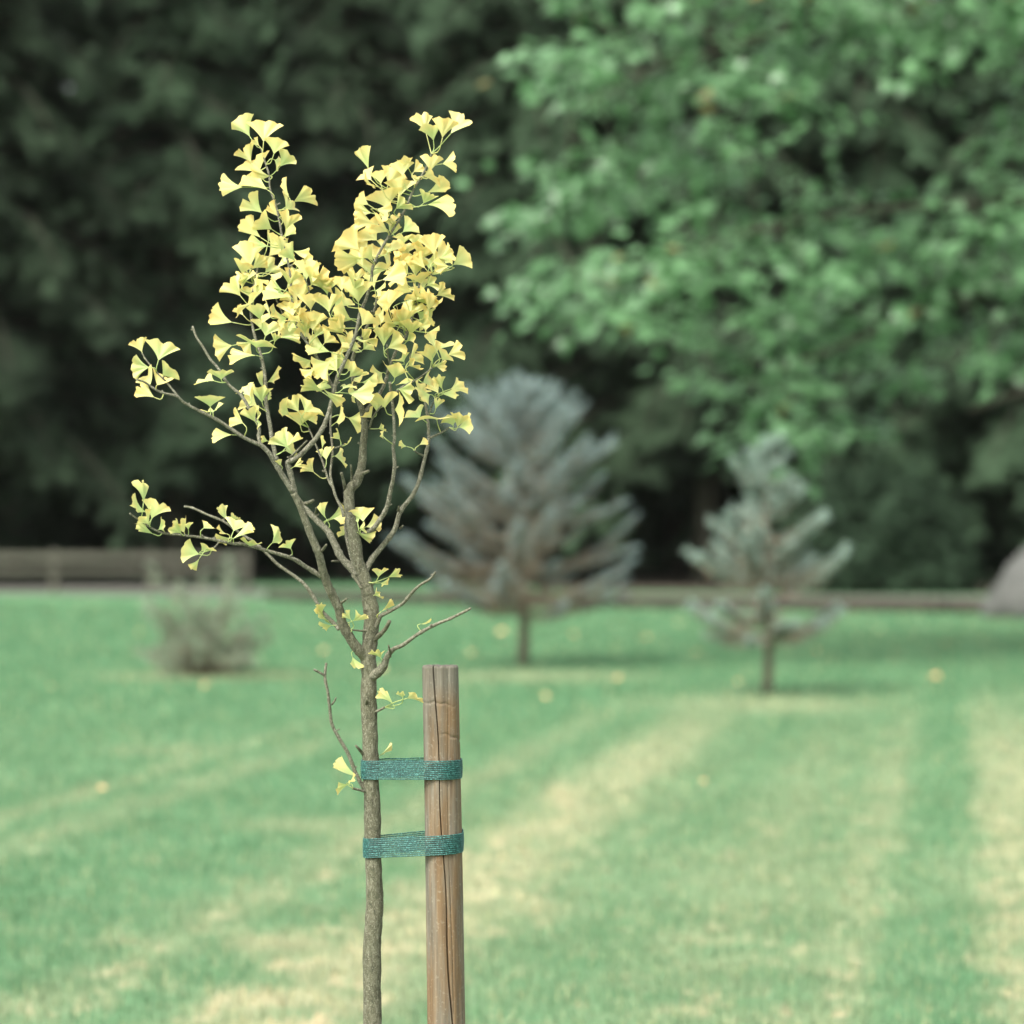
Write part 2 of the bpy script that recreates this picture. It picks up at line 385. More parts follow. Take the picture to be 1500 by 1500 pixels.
# grass blades over the part of the lawn where they can be told from a flat sheet
def grass():
    mb = MB()
    tm = np.array([[-.5, 0, 0], [.5, 0, 0], [-.32, .55, .05], [.32, .55, .05], [0, 1.0, .28]]) * np.array([0.11, 1, 1])
    tr = np.array([[0, 1, 3], [0, 3, 2], [2, 3, 4]])
    for (y0, y1, dens, size, wd) in ((4.2, 8.6, 500, 0.045, 1.0), (8.6, 12, 2300, 0.042, 1.0), (12, 17, 1200, 0.045, 1.25), (17, 24, 520, 0.05, 1.8), (24, 34, 230, 0.055, 2.8), (34, 46, 100, 0.06, 4.2), (46, 62, 42, 0.065, 6.5)):
        hw = 0.185 * y1 + 1.9; n = int(dens * 2 * hw * (y1 - y0))
        x = rng.uniform(-hw, hw, n); y = rng.uniform(y0, y1, n)
        keep = np.abs(x) < 0.185 * y + 1.9; x = x[keep]; y = y[keep]; n = len(x)
        az = rng.uniform(0, 2 * math.pi, n); ln = rng.uniform(0.05, 0.75, n)
        D = np.stack([np.cos(az) * ln, np.sin(az) * ln, np.ones(n)], 1); N = np.stack([np.cos(az), np.sin(az), -ln], 1)
        t2 = tm * np.array([wd, 1, 1])
        cards(mb, t2, tr, np.stack([x, y, np.zeros(n) - 0.004], 1), D, -N, size * rng.uniform(0.6, 1.25, n), rng.uniform(0, 1, n), rng.uniform(0, 1, n))
    o = mb.build('grass', M['blades'], smooth=False)
    tagp(o, 'short green lawn grass with straw coloured mowing tracks', 'grass', kind='stuff')
grass()

# ------------------------------------------------------------------ woodland behind
SPRAY = np.array([[0, 0, 0], [-.26, .30, .05], [.24, .34, .04], [-.33, .62, -.04], [.30, .70, -.05], [.02, 1.05, -.12], [0, .45, .10]])
SPRAY_T = np.array([[0, 2, 6], [0, 6, 1], [1, 6, 3], [2, 4, 6], [6, 4, 5], [6, 5, 3]])
def dark_tree_meshes(seed, H, Rb, z0, boughs):
    r = np.random.default_rng(seed); tk = MB(); cr = MB(); lb = MB()
    h = np.linspace(0, H * 0.95, 14); tp = np.stack([0.12 * np.sin(h * .5 + seed), 0.12 * np.cos(h * .4), h], 1)
    tk.add(*tube(tp, 0.36 * (1 - h / H) ** .8 + 0.03, 9, 0.1, seed))
    for i in range(boughs):
        t = (i + r.uniform(0, 1)) / boughs; z = z0 + (H - z0) * t ** 1.15; az = i * 2.4 + r.uniform(-.4, .4)
        L = (Rb * (1 - t) ** 0.7 + 0.5) * r.uniform(0.7, 1.12)
        s = np.linspace(0, 1, 7); rise = r.uniform(0.05, 0.3); drp = r.uniform(0.35, 0.75)
        rad = L * s; zz = z + L * (rise * s - drp * s ** 2.2)
        pts = np.stack([np.cos(az) * rad, np.sin(az) * rad, np.maximum(zz, 1.2)], 1)
        lb.add(*tube(pts, 0.06 * (1 - s) + 0.012, 5))
        n = int(34 + L * 30)
        ss = r.uniform(0.18, 1.0, n) ** 0.75; base = np.stack([np.interp(ss, s, pts[:, j]) for j in range(3)], 1)
        side = r.normal(0, 1, n) * (0.16 * L * (1.15 - ss) + 0.12); tan = np.array([math.cos(az), math.sin(az), 0]); per = np.array([-math.sin(az), math.cos(az), 0])
        C = base + per * side[:, None]; C[:, 2] -= np.abs(side) * 0.45 + r.uniform(0, .35, n)
        C[:, 2] = np.maximum(C[:, 2], 1.0)
        D = tan * r.uniform(0.3, 1, n)[:, None] + per * (np.sign(side) * r.uniform(0, .9, n))[:, None] + np.array([0, 0, -1.0]) * r.uniform(0.15, 1.0, n)[:, None]
        N = np.array([0, 0, 1.0]) + r.normal(0, .4, (n, 3)) + tan * 0.4
        cards(cr, SPRAY, SPRAY_T, C, D, N, r.uniform(0.28, 0.62, n), np.clip(r.normal(0.45 + .3 * math.sin(i * 1.7), 0.25, n), 0, 1.2), 0)
    return tk.mesh('trunk'), lb.mesh('limbs', smooth=True), cr.mesh('crown', smooth=False)

protos = [dark_tree_meshes(11, 25, 5.6, 3.9, 120), dark_tree_meshes(23, 27, 6.2, 4.4, 130), dark_tree_meshes(35, 23, 5.0, 3.6, 110)]
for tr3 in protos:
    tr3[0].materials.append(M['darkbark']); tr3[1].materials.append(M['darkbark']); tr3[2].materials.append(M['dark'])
def dark_tree(x, y, k, rz, sc, label, group):
    root = empty('dark_evergreen_tree', (x, y, 0), label, 'tree', group, rz); root.scale = (sc, sc, sc)
    for nm, me in zip(('trunk', 'limb', 'crown'), protos[k]):
        o = bpy.data.objects.new(nm, me); COL.objects.link(o); o.parent = root
        if nm in ('crown', 'limb'): o['kind'] = 'stuff'
front = [(-21, 88), (-15.6, 84), (-10.4, 87), (-5.2, 91), (0.4, 86), (5.6, 83), (10.8, 85), (16.5, 83), (22, 86)]
for i, (x, y) in enumerate(front):
    dark_tree(x, y, i % 3, i * 1.9, 0.95 + 0.1 * ((i * 7) % 3) / 2, 'tall dark evergreen with drooping boughs in the front row of the woodland', 'front row of dark woodland trees')
for i in range(9):
    dark_tree(-25 + i * 6.2 + ((i * 5) % 3 - 1), 98 + (i * 3) % 4, (i + 1) % 3, i * 2.7 + 1, 1.05, 'dark evergreen standing behind the front row of the woodland', 'second row of dark woodland trees')

def far_wood():
    mb = MB(); n = 26000; r = np.random.default_rng(3)
    C = np.stack([r.uniform(-75, 75, n), r.uniform(108, 122, n), r.uniform(0, 1, n) ** 0.9 * 30], 1)
    D = r.normal(0, .6, (n, 3)) + np.array([0, -.2, -.8]); N = r.normal(0, .5, (n, 3)) + np.array([0, -.7, .7])
    cards(mb, SPRAY, SPRAY_T, C, D, N, r.uniform(1.2, 2.6, n), np.clip(r.normal(.4, .3, n), 0, 1), 0)
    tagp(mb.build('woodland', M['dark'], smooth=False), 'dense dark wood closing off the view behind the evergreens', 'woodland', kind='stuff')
far_wood()

def bush(name, c, rx, ry, h, n, mat, label, seed, leaf=(0.16, 0.34)):
    r = np.random.default_rng(seed); root = empty(name, c, label, 'bush')
    st = MB()
    for i in range(9):
        az = i * 2.4; e = np.array([math.cos(az) * rx * .6, math.sin(az) * ry * .6, h * r.uniform(.5, .8)])
        st.add(*tube(catmull([(0.1 * math.cos(az), .1 * math.sin(az), -.02), e * np.array([.4, .4, .5]), e], 6), np.linspace(.05, .012, 6), 5))
    st.build('stem', M['darkbark'], root)
    th = r.uniform(0, 2 * math.pi, n); q = r.uniform(0, 1, n); rr = r.uniform(0.45, 1, n) ** .5
    lump = 1 + 0.16 * np.sin(th * 5 + q * 7) + 0.1 * np.sin(th * 11 - q * 13)
    ph = np.arccos(1 - q)
    C = np.stack([rx * np.cos(th) * np.sin(ph) * rr * lump, ry * np.sin(th) * np.sin(ph) * rr * lump, h * np.cos(ph) * rr * lump + 0.12], 1)
    N = norm(C / np.array([rx, ry, h]) + r.normal(0, .5, (n, 3))); D = r.normal(0, 1, (n, 3)) + np.array([0, 0, -.5])
    mb = MB(); cards(mb, SPRAY, SPRAY_T, C, D, N, r.uniform(*leaf, n), np.clip(r.normal(.5, .3, n), 0, 1), 0)
    mb.build('foliage', mat, root, smooth=False, kind='stuff')
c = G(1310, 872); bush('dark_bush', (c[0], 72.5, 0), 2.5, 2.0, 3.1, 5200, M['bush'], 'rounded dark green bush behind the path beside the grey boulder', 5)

# ------------------------------------------------------------------ fence, edging, boulder
def fence():
    y0 = 72.0; xe = -6.7; root = empty('wooden_fence', (xe - 6, y0, 0), 'grey brown plank fence with two wide rails beside the gravel path', 'fence')
    o = np.array([xe - 6, y0, 0]); x = xe
    xs = [xe - 2.45 * i for i in range(6)]
    for i, x in enumerate(xs):
        mb = MB(); box(mb, (x, y0 + 0.012 * (xe - x), 0.54), (0.17, 0.14, 1.12), 0, 0.008); mb.build('post', M['plank'], root, o, smooth=False)
        if i < 5:
            for zc, hh in ((0.93, 0.19), (0.60, 0.13)):
                mb = MB(); box(mb, (x - 1.225, y0 - 0.095 + 0.012 * (xe - x), zc + random.uniform(-.015, .015)), (2.43, 0.04, hh), 0, 0.006); mb.build('plank', M['plank'], root, o, smooth=False)
fence()
def edging():
    pts = [(-5.6, 65.6), (-2, 61.5), (2.0, 58.6), (5.2, 56.6), (8.4, 54.8), (11.6, 53.0), (14.8, 51.2)]
    root = empty('timber_edging', (2, 58.6, 0), 'low row of dark logs laid along the lawn edge of the path', 'edging'); o = np.array([2, 58.6, 0])
    for i in range(len(pts) - 1):
        a = np.array([*pts[i], 0.12]); b = np.array([*pts[i + 1], 0.12]); d = norm(b - a)
        mb = MB(); q = np.linspace(0.04, np.linalg.norm(b - a) - 0.04, 10)[:, None]
        mb.add(*tube(a + d * q, 0.135, 12, 0.06, i)); mb.build('log', M['log'], root, o)
edging()
def boulder():
    import bmesh
    bm = bmesh.new(); bmesh.ops.create_icosphere(bm, subdivisions=4, radius=1)
    for v in bm.verts:
        p = v.co.copy(); n = mnoise.noise(p * 1.3 + Vector((4, 2, 1))) * .22 + mnoise.noise(p * 3.7) * .08 + mnoise.noise(p * 9) * .025
        q = p * (1 + n); v.co = Vector((q.x * 1.35 * (1 - 0.28 * max(q.z, 0)), q.y * 1.0, q.z * 1.36 if q.z > 0 else q.z * .25))
    bmesh.ops.triangulate(bm, faces=bm.faces); bm.verts.index_update()
    mb = MB(); mb.add([tuple(v.co) for v in bm.verts], [[v.index for v in f.verts] for f in bm.faces]); bm.free()
    o = mb.build('boulder', M['rock']); c = P(1548, 900, 51.5); o.location = (c[0], 51.5, 0.05)
    tagp(o, 'large pale grey boulder at the end of the log edging', 'boulder')
boulder()

# ------------------------------------------------------------------ young spruces
NEEDLE = np.array([[0, 0, 0], [-.13, .5, 0], [.13, .5, .02], [0, 1.0, .06]]); NEEDLE_T = np.array([[0, 2, 1], [1, 2, 3]])
def shoot_needles(mb, r, a, b, n, size, tint, brown):
    s = r.uniform(0, 1, n); d = norm(b - a); C = a + (b - a) * s[:, None]
    D = r.normal(0, 1, (n, 3)); D = norm(D - d * (D @ d)[:, None]) * 1.0 + d * r.uniform(.3, 1.1, n)[:, None] + np.array([0, 0, .35])
    cards(mb, NEEDLE, NEEDLE_T, C, D, np.cross(D, r.normal(0, 1, (n, 3))), size * r.uniform(.7, 1.2, n), np.clip(r.normal(tint, .25, n), 0, 1), (r.uniform(0, 1, n) < brown) * 1.0)

def spruce(base, H, bare, whorls, mat, label, seed, nsize, dens, brown_low, elev, vary=.45, aligned=False):
    r = np.random.default_rng(seed); root = empty('young_spruce', tuple(base), label, 'spruce tree', 'young spruces on the lawn')
    h = np.linspace(-.02, H, 16); t = np.stack([.015 * np.sin(h * 3), .015 * np.cos(h * 2.2), h], 1)
    mb = MB(); mb.add(*tube(t, np.clip(0.062 * (1 - h / H) + .006, .006, .1) * H / 3.2, 10, .12, seed)); mb.build('trunk', M['sprucebark'], root)
    for wz, nb, wr in whorls:
        tt = (wz - bare) / (H - bare); off = r.uniform(-.3, .3) if aligned else r.uniform(0, 6.28)
        for k in range(nb):
            az = off + 2 * math.pi * k / nb + r.uniform(-.4, .4); L = wr * r.uniform(.55, 1.12) if r.uniform() < vary else wr * r.uniform(.9, 1.1)
            el = (elev(tt) if wz >= bare else r.uniform(.08, .2)) + r.uniform(-.12, .2); s = np.linspace(0, 1, 7)
            out = L * s; up = L * (math.tan(el) * s * 0.30 + math.tan(el) * .80 * s ** 2.2 - 0.05 * s * (1 - s) * 4)
            z = wz + r.uniform(-.09, .09)
            pts = np.stack([np.cos(az) * out, np.sin(az) * out, z + up], 1)
            br = MB(); nd = MB(); br.add(*tube(pts, np.linspace(.016, .004, 7) * (0.5 + L * .5), 5))
            per = np.array([-math.sin(az), math.cos(az), 0.0])
            ns = max(3, int(L * 12)); lo = 0.10 + 0.46 * (1 - tt) ** 1.3
            for j in range(ns * 2):
                q = 0.14 + 0.84 * (j + .5) / (ns * 2); p0 = np.array([np.interp(q, s, pts[:, c]) for c in range(3)])
                sd = 1 if j % 2 else -1; tl = (0.27 * L * (1 - q) ** .8 + .045) * r.uniform(.6, 1.25)
                tg = norm(np.array([np.interp(min(q + .06, 1), s, pts[:, c]) for c in range(3)]) - np.array([np.interp(q - .06, s, pts[:, c]) for c in range(3)]))
                dr = norm(tg * .85 + per * sd * .75 + np.array([0, 0, r.uniform(-.1, .3)])); p1 = p0 + dr * tl
                br.add(*tube(np.array([p0, p1]), np.array([.005, .003]), 3, cap=False))
                live = (1.0 if q > lo else 0.22) * (0.35 if tt < 0 else 0.8 if tt < .08 else 1.0)
                n = int(dens * tl * live)
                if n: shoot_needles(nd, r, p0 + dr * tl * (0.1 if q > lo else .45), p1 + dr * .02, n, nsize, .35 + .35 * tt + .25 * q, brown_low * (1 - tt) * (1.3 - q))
            i0 = np.array([np.interp(lo, s, pts[:, c]) for c in range(3)])
            im = np.array([np.interp((lo + 1) / 2, s, pts[:, c]) for c in range(3)])
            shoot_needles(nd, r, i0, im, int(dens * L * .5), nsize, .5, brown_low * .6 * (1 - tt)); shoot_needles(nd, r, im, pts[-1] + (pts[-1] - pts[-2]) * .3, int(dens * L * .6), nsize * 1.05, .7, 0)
            bo = br.build('branch', M['sprucetwig'], root); nd.build('needles', mat, bo, smooth=False, kind='stuff')
    ld = MB(); shoot_needles(ld, r, np.array([0, 0, H * .86]), np.array([0, 0, H + .03]), int(dens * .8), nsize, .7, 0); ld.build('leader_shoot', mat, root, smooth=False)
    return root

b1 = G(766, 976)
spruce(b1, 3.28, 0.62, [(0.60, 9, 1.12), (0.80, 9, 1.36), (1.08, 8, 1.42), (1.42, 8, 1.36), (1.72, 8, 1.22), (2.02, 7, 1.12), (2.28, 7, 1.0), (2.50, 6, .84), (2.66, 6, .72), (2.78, 5, .60), (2.88, 6, .50), (2.98, 6, .40), (3.08, 6, .28), (3.16, 5, .18)],
       M['blue'], 'larger silvery blue young spruce with brown inner twigs', 41, 0.055, 250, 1.0, lambda t: 0.17 + .30 * t, .3)
b2 = G(1124, 1018)
spruce(b2, 2.42, 0.52, [(0.50, 9, .70), (0.64, 8, .80), (1.02, 8, .80), (1.20, 4, .42), (1.42, 8, .58), (1.68, 4, .32), (1.92, 6, .32), (2.12, 4, .22), (2.27, 4, .14)],
       M['sage'], 'smaller sage green young spruce with tiered upturned branches', 52, 0.055, 360, 0.8, lambda t: 0.20 + .30 * t, .15, True)

def shrub():
    b = G(298, 990); r = np.random.default_rng(8); root = empty('small_shrub', tuple(b), 'low rounded twiggy olive green shrub on a dry patch of lawn', 'shrub')
    for i in range(46):
        az = i * 2.4 + r.uniform(-.3, .3); el = math.asin(r.uniform(.16, .98))
        d = np.array([math.cos(az) * math.cos(el), math.sin(az) * math.cos(el), math.sin(el)]); s = np.linspace(0, 1, 6)
        L = r.uniform(.62, 1.10) / math.sqrt((math.cos(el) / .68) ** 2 + (math.sin(el) / 1.5) ** 2)
        pts = np.array([0.05 * math.cos(az), .05 * math.sin(az), 0.0]) + d * (L * s)[:, None]; pts[:, 2] += .08 * s * (1 - s) + 0.01
        pts[1:] += r.normal(0, .02, (5, 3))
        br = MB(); nd = MB(); br.add(*tube(pts, np.linspace(.014, .004, 6), 5))
        for j in range(16):
            q = .2 + .8 * (j + .5) / 16; p0 = np.array([np.interp(q, s, pts[:, c]) for c in range(3)]); rd = norm(r.normal(0, 1, 3)); dr = norm(d * .55 + rd * .85); tl = r.uniform(.07, .19); p1 = p0 + dr * tl
            p1[2] = max(p1[2], .03)
            br.add(*tube(np.array([p0, p1]), np.array([.004, .0025]), 3, cap=False))
            if q > .38: shoot_needles(nd, r, p0, p1, int(135 * tl) + 2, .06, .35 + .5 * q, .6 * (1.05 - q))
        bo = br.build('branch', M['sprucetwig'], root); nd.build('needles', M['shrubneedle'], bo, smooth=False, kind='stuff')
shrub()

# ------------------------------------------------------------------ big broadleaf tree on the right
MAPLE = [(0, -.02)]
for ang, rad in ((-125, .42), (-100, .28), (-72, .62), (-48, .33), (-28, .66), (-14, .46), (0, 1.0), (14, .46), (28, .66), (48, .33), (72, .62), (100, .28), (125, .42)):
    MAPLE.append((math.sin(R(ang)) * rad, .1 + math.cos(R(ang)) * rad))
MAPLE = np.array([(x, y, -0.22 * x * x - 0.12 * y * y + .02 * math.sin(9 * x)) for x, y in MAPLE] + [(0, .3, .05)])
MAPLE_T = np.array([[14, i, i + 1] for i in range(0, 13)] + [[14, 13, 0]])[:, [0, 2, 1]]
def inpoly(x, y, poly):
    c = False; j = len(poly) - 1
    for i in range(len(poly)):
        xi, yi = poly[i]; xj, yj = poly[j]
        if (yi > y) != (yj > y) and x < (xj - xi) * (y - yi) / (yj - yi) + xi: c = not c
        j = i
    return c
def broadleaf():
    r = np.random.default_rng(77); KM = 1.27; T0 = np.array([11.7, 34.9, 0.0]); root = empty('broadleaf_tree', tuple(T0), 'large fresh green broadleaf tree spreading over the right of the lawn', 'tree')
    mb = MB(); tp = catmull([T0 + [0, 0, -.05], T0 + [.05, 0, 1.5], T0 + [-.1, .1, 4], T0 + [.1, 0, 9], T0 + [0, 0, 14.5]], 20)
    mb.add(*tube(tp, np.linspace(.38, .07, 20), 14, .12, 3)); mb.build('trunk', M['treebark'], root, T0)
    poly = [(810, -60), (785, 140), (850, 190), (815, 250), (850, 300), (760, 310), (790, 370), (850, 400), (765, 425), (800, 470), (900, 475), (970, 470), (1010, 500), (1010, 570), (1050, 590), (1100, 645), (1200, 672), (1265, 655), (1300, 590), (1390, 640), (1430, 655), (1500, 560), (1760, 620), (1950, 300), (1950, -420), (810, -420)]
    gaps = [(1285, 160, 62), (1400, 140, 52), (1235, 240, 46), (1140, 395, 34), (1395, 320, 34), (1075, 478, 40), (1405, 560, 46), (1340, 250, 44), (1240, 560, 30), (1150, 250, 30), (950, 250, 28), (1440, 470, 30), (880, 340, 30)]
    cl = []
    tries = 0
    while len(cl) < 260 and tries < 60000:
        tries += 1; x = r.uniform(740, 1950); y = r.uniform(-420, 680)
        if not inpoly(x, y, poly) or any((x - a) ** 2 + (y - b) ** 2 < 1.8 * c * c for a, b, c in gaps): continue
        if any((x - q[0]) ** 2 + (y - q[1]) ** 2 < 44 ** 2 for q in cl): continue
        cl.append((x, y, r.uniform(24.5, 29.5)))
    cen = [P(q[0], q[1], q[2] * KM) for q in cl]
    for i in range(120):      # the rest of the crown, above and to the right
        a = r.uniform(0, 6.28); q = r.uniform(.3, 1) ** .5
        cen.append(T0 + np.array([math.cos(a) * 8.5 * q, math.sin(a) * 6 * q, r.uniform(7, 14)]))
    cen = np.array(cen)
    limbs = []
    for (pts, w0) in (([T0 + [0, 0, 2.4], P(1750, 430, 27.3 * KM), P(1480, 420, 27 * KM), P(1200, 520, 26.6 * KM), P(1060, 580, 26.3 * KM)], .13),
                      ([T0 + [0, 0, 3.3], P(1700, 330, 27 * KM), P(1400, 300, 26.5 * KM), P(1100, 340, 26.2 * KM), P(800, 440, 26 * KM)], .14),
                      ([T0 + [0, 0, 4.3], P(1700, 130, 27.5 * KM), P(1300, 30, 27.2 * KM), P(1000, 90, 26.8 * KM), P(840, 160, 26.6 * KM)], .14),
                      ([T0 + [0, 0, 5.5], P(1700, -150, 27 * KM), P(1300, -220, 26 * KM), P(950, -180, 25.5 * KM)], .12),
                      ([T0 + [0, 0, 3.0], P(1750, 560, 26 * KM), P(1560, 560, 25.4 * KM), P(1420, 600, 25.2 * KM)], .09),
                      ([T0 + [0, 0, 5], T0 + [2.5, .5, 7], T0 + [5.5, 1, 8.5]], .13), ([T0 + [0, 0, 6], T0 + [1, 2, 8], T0 + [2, 4, 10]], .12), ([T0 + [0, 0, 6.5], T0 + [-1, -2, 8.5], T0 + [-2, -4, 10]], .12)):
        c = catmull(pts, 24); limbs.append(c); mb = MB(); mb.add(*tube(c, np.linspace(w0 * .7, .01, 24), 8, .1, 2)); mb.build('limb', M['treebark'], root, T0)
    allp = np.concatenate(limbs); tw = MB(); lf = MB()
    for i, c in enumerate(cen):
        d = np.linalg.norm(allp - c, axis=1); j = allp[np.argmin(d)]
        mid = (j + c) / 2 + np.array([0, 0, .18]); tw.add(*tube(catmull([j, mid, c], 6), np.linspace(.022, .006, 6), 5))
        n = int(r.uniform(18, 50)); rad = r.uniform(.24, .46) * KM
        o = r.normal(0, 1, (n, 3)) * np.array([rad * .62, rad * .62, rad * .30])
        outw = norm(c - (T0 + np.array([0, 0, 6.0])))
        N = np.array([-.25, -.45, .75]) + o / KM * .8 + r.normal(0, .38, (n, 3)); D = norm(o + 1e-6) + np.array([-.3, -.3, -.55]) + r.normal(0, .35, (n, 3))
        cards(lf, MAPLE, MAPLE_T, c + o, D, N, KM * r.uniform(.11, .20, n), np.clip(r.normal(.5 + .22 * math.sin(i * 2.3), .25, n), 0, 1), r.uniform(0, 1, n))
    tw.build('twigs', M['treebark'], root, T0, kind='stuff'); lf.build('foliage', M['maple'], root, T0, smooth=False, kind='stuff')
broadleaf()

# ------------------------------------------------------------------ fallen leaves on the lawn
def fallen():
    r = random.Random(4); tm = MAPLE.copy(); me = []
    for k in range(3):
        mb = MB(); q = tm.copy(); q[:, 2] = q[:, 2] * (2 + k) + .05 * np.sin(7 * q[:, 0] + k); q[:, 0] *= .9 + .1 * k
        mb.add(q * .105 + np.array([0, -.03, .03]), MAPLE_T); m_ = mb.mesh('fallen_leaf', smooth=True); m_.materials.append(M['fallen']); me.append(m_)
    spots = [(448, 930), (474, 957), (735, 929), (684, 915), (840, 933), (948, 937), (1021, 960), (1196, 957), (1370, 998), (800, 1026), (1030, 1153), (1082, 1004), (596, 917), (1384, 946), (992, 915), (205, 930), (1060, 925), (300, 1010), (75, 1012), (905, 1000), (690, 960), (560, 985), (1290, 925), (150, 1165)]
    for i, (px, py) in enumerate(spots):
        g = G(px, py); o = bpy.data.objects.new('fallen_leaf', me[i % 3]); COL.objects.link(o)
        o.location = (g[0], g[1], 0.035 if py > 1100 else 0.03); o.rotation_euler = (r.uniform(.2, .6), r.uniform(-.4, .4), r.uniform(-1.2, 1.2)); s = (1.2 if (px, py) in ((735, 929), (1370, 998)) else r.uniform(.4, .85)) * (0.6 if py > 1100 else 1); o.scale = (s, s, s)
        tagp(o, 'single orange yellow fallen leaf lying on the lawn', 'leaf', 'fallen leaves scattered on the lawn')
fallen()

# ------------------------------------------------------------------ ginkgo
D0 = 5.29; S0 = D0 / F
GB = G(541, 2000.9); GB[1] = D0; GB = np.array([(543 - 750) * S0, D0, 0.0])
ginkgo = empty('ginkgo_tree', tuple(GB), 'slender young ginkgo tree with yellow fan leaves tied to a wooden stake', 'tree')
SAMPLES = {}      # branch name -> (px, py, depth offset) samples
def branch(key, pts, w0, w1, parent=None, dy=0.0, part='branch', mat='twigbark', wlist=None, knobs=0.5, rough=.16):
    pts = [np.array(p, float) for p in pts]; n = max(6, int(sum(np.linalg.norm(b - a) for a, b in zip(pts, pts[1:])) / 4.0))
    d0 = 0.0
    if parent:
        s = SAMPLES[parent]; i = np.argmin((s[:, 0] - pts[0][0]) ** 2 + (s[:, 1] - pts[0][1]) ** 2); d0 = s[i, 2]
    q = catmull(np.array([[p[0], p[1], 0] for p in pts]), n); t = np.linspace(0, 1, n)
    rs = random.Random(key); ph = rs.uniform(0, 6)
    dd = d0 + dy * t + 0.012 * np.sin(t * 7 + ph) * min(1, abs(dy) * 8) * t
    SAMPLES[key] = np.stack([q[:, 0], q[:, 1], dd], 1)
    W = np.array([P(a, b, D0 + c) for a, b, c in SAMPLES[key]])
    if wlist is not None: rad = np.interp(t, np.linspace(0, 1, len(wlist)), wlist) * S0 / 2
    else: rad = (w0 + (w1 - w0) * t ** .85) * S0 / 2
    # swollen nodes along the shoot
    rad = rad.copy(); length = n * 4.0; k = 0 if key == 'trunk' else int(length / 34)
    for _ in range(k):
        i = rs.randrange(1, n); rad[i] *= 1 + rs.uniform(.08, .2)
    mb = MB(); mb.add(*tube(W, rad, 14 if w0 > 9 else 9, rough, rs.uniform(0, 9)))
    for _ in range(int(length / 30 * knobs)):      # short spurs and buds
        i = rs.randrange(1, n - 1); a = rs.uniform(0, 6.28); o = np.array([math.cos(a), math.sin(a) * .6, .5]); L = rs.uniform(2.5, 6) * S0
        p = W[i]; e = p + norm(o) * (rad[i] * .8 + L)
        mb.add(*tube(np.array([p, (p + e) / 2, e]), np.array([1.5, 1.5, 1.7]) * S0 * rs.uniform(.6, 1), 6))
    return mb.build(part, M[mat], ginkgo, GB)

branch('trunk', [(543, 2005), (544, 1850), (546, 1600), (545, 1400), (549, 1326), (547, 1270), (545.5, 1190), (544, 1150), (542, 1080), (540, 1020), (541, 990), (540, 960), (544, 920), (544.5, 900), (539, 870), (535, 850), (524, 820), (519.5, 790), (514, 760), (511, 730), (513, 716), (523, 704), (530, 682), (532, 652), (534, 622), (530, 600), (519, 562), (516, 528), (530, 495), (548, 455), (553, 425)],
       24, 4, part='trunk', mat='bark', wlist=[36, 32, 29, 27, 25.5, 25, 24.5, 24.5, 24, 24, 23.5, 23, 23, 22.5, 22, 22, 23, 20, 18, 17, 19, 17, 16, 15.5, 15, 15, 13, 11.5, 10.5, 9.5, 8.5, 7.5, 6.5, 5.5, 4.5, 3.5, 3], rough=.13)
branch('L', [(538, 966), (528, 955), (515, 938), (502, 914), (496, 890), (485, 868), (476, 846), (471, 828), (467, 811), (458, 790), (448, 764), (440, 742), (430, 722)], 16, 9.5, 'trunk', -.10, mat='bark')
branch('La', [(430, 722), (416, 700), (404, 680), (396, 666), (388, 657), (380, 650)], 8.5, 6.5, 'L', -.03)
branch('B1', [(382, 652), (356, 640), (320, 616), (292, 602), (270, 590), (258, 580), (234, 574), (212, 560), (200, 556)], 6.2, 2.4, 'La', -.08)
branch('B1b', [(262, 582), (244, 560), (232, 548), (216, 530), (208, 517)], 3.4, 1.6, 'B1', .02)
branch('B2', [(381, 651), (379, 640), (379, 625), (366, 600), (354, 580), (334, 562), (320, 540), (308, 526), (296, 506), (288, 494), (282, 478)], 5.5, 3.2, 'La', .06)
branch('Fr', [(432, 724), (427, 700), (422, 680), (424, 676), (438, 668), (458, 648), (470, 632), (480, 610), (488, 580), (492, 560), (500, 540), (511, 515), (522, 486), (527, 460), (537, 436), (544, 410), (546, 392), (558, 366), (576, 336), (592, 310), (606, 278), (624, 246), (632, 225)], 9, 2.6, 'L', -.06)
branch('S', [(534, 852), (526, 844), (516, 834), (500, 816), (488, 792), (480, 778), (466, 764), (448, 746), (434, 728), (420, 706), (410, 690), (401, 656), (395, 620), (390, 590), (388, 550), (382, 520), (372, 488), (368, 460), (370, 430), (376, 400), (380, 380)], 13, 2.4, 'trunk', .16)
branch('M', [(489, 570), (466, 526), (447, 498), (434, 475), (428, 440), (424, 395), (414, 352), (410, 328), (404, 300), (396, 278), (394, 256), (386, 230), (382, 217)], 4.6, 2.2, 'Fr', .05)
branch('M2', [(431, 466), (419, 470), (412, 455), (404, 438)], 2.4, 1.8, 'M', .02, knobs=0)
branch('M3', [(426, 420), (450, 435), (452, 422), (446, 408)], 2.6, 2, 'M', -.03, knobs=0)
branch('R1', [(533, 606), (548, 588), (562, 566), (570, 540), (580, 515), (594, 492), (606, 458), (612, 428), (617, 398), (614, 382)], 6.5, 2.4, 'trunk', .10)
branch('R1b', [(613, 412), (624, 405), (634, 402)], 3, 2.4, 'R1', -.02, knobs=0)
branch('R1c', [(567, 550), (571, 535), (568, 522), (567, 505)], 3.5, 2, 'R1', -.04)
branch('R2', [(530, 785), (545, 776), (556, 762), (567, 742), (572, 718), (576, 700), (578, 678), (576, 655), (578, 640), (576, 600), (573, 580), (571, 560)], 8, 4, 'trunk', -.08)
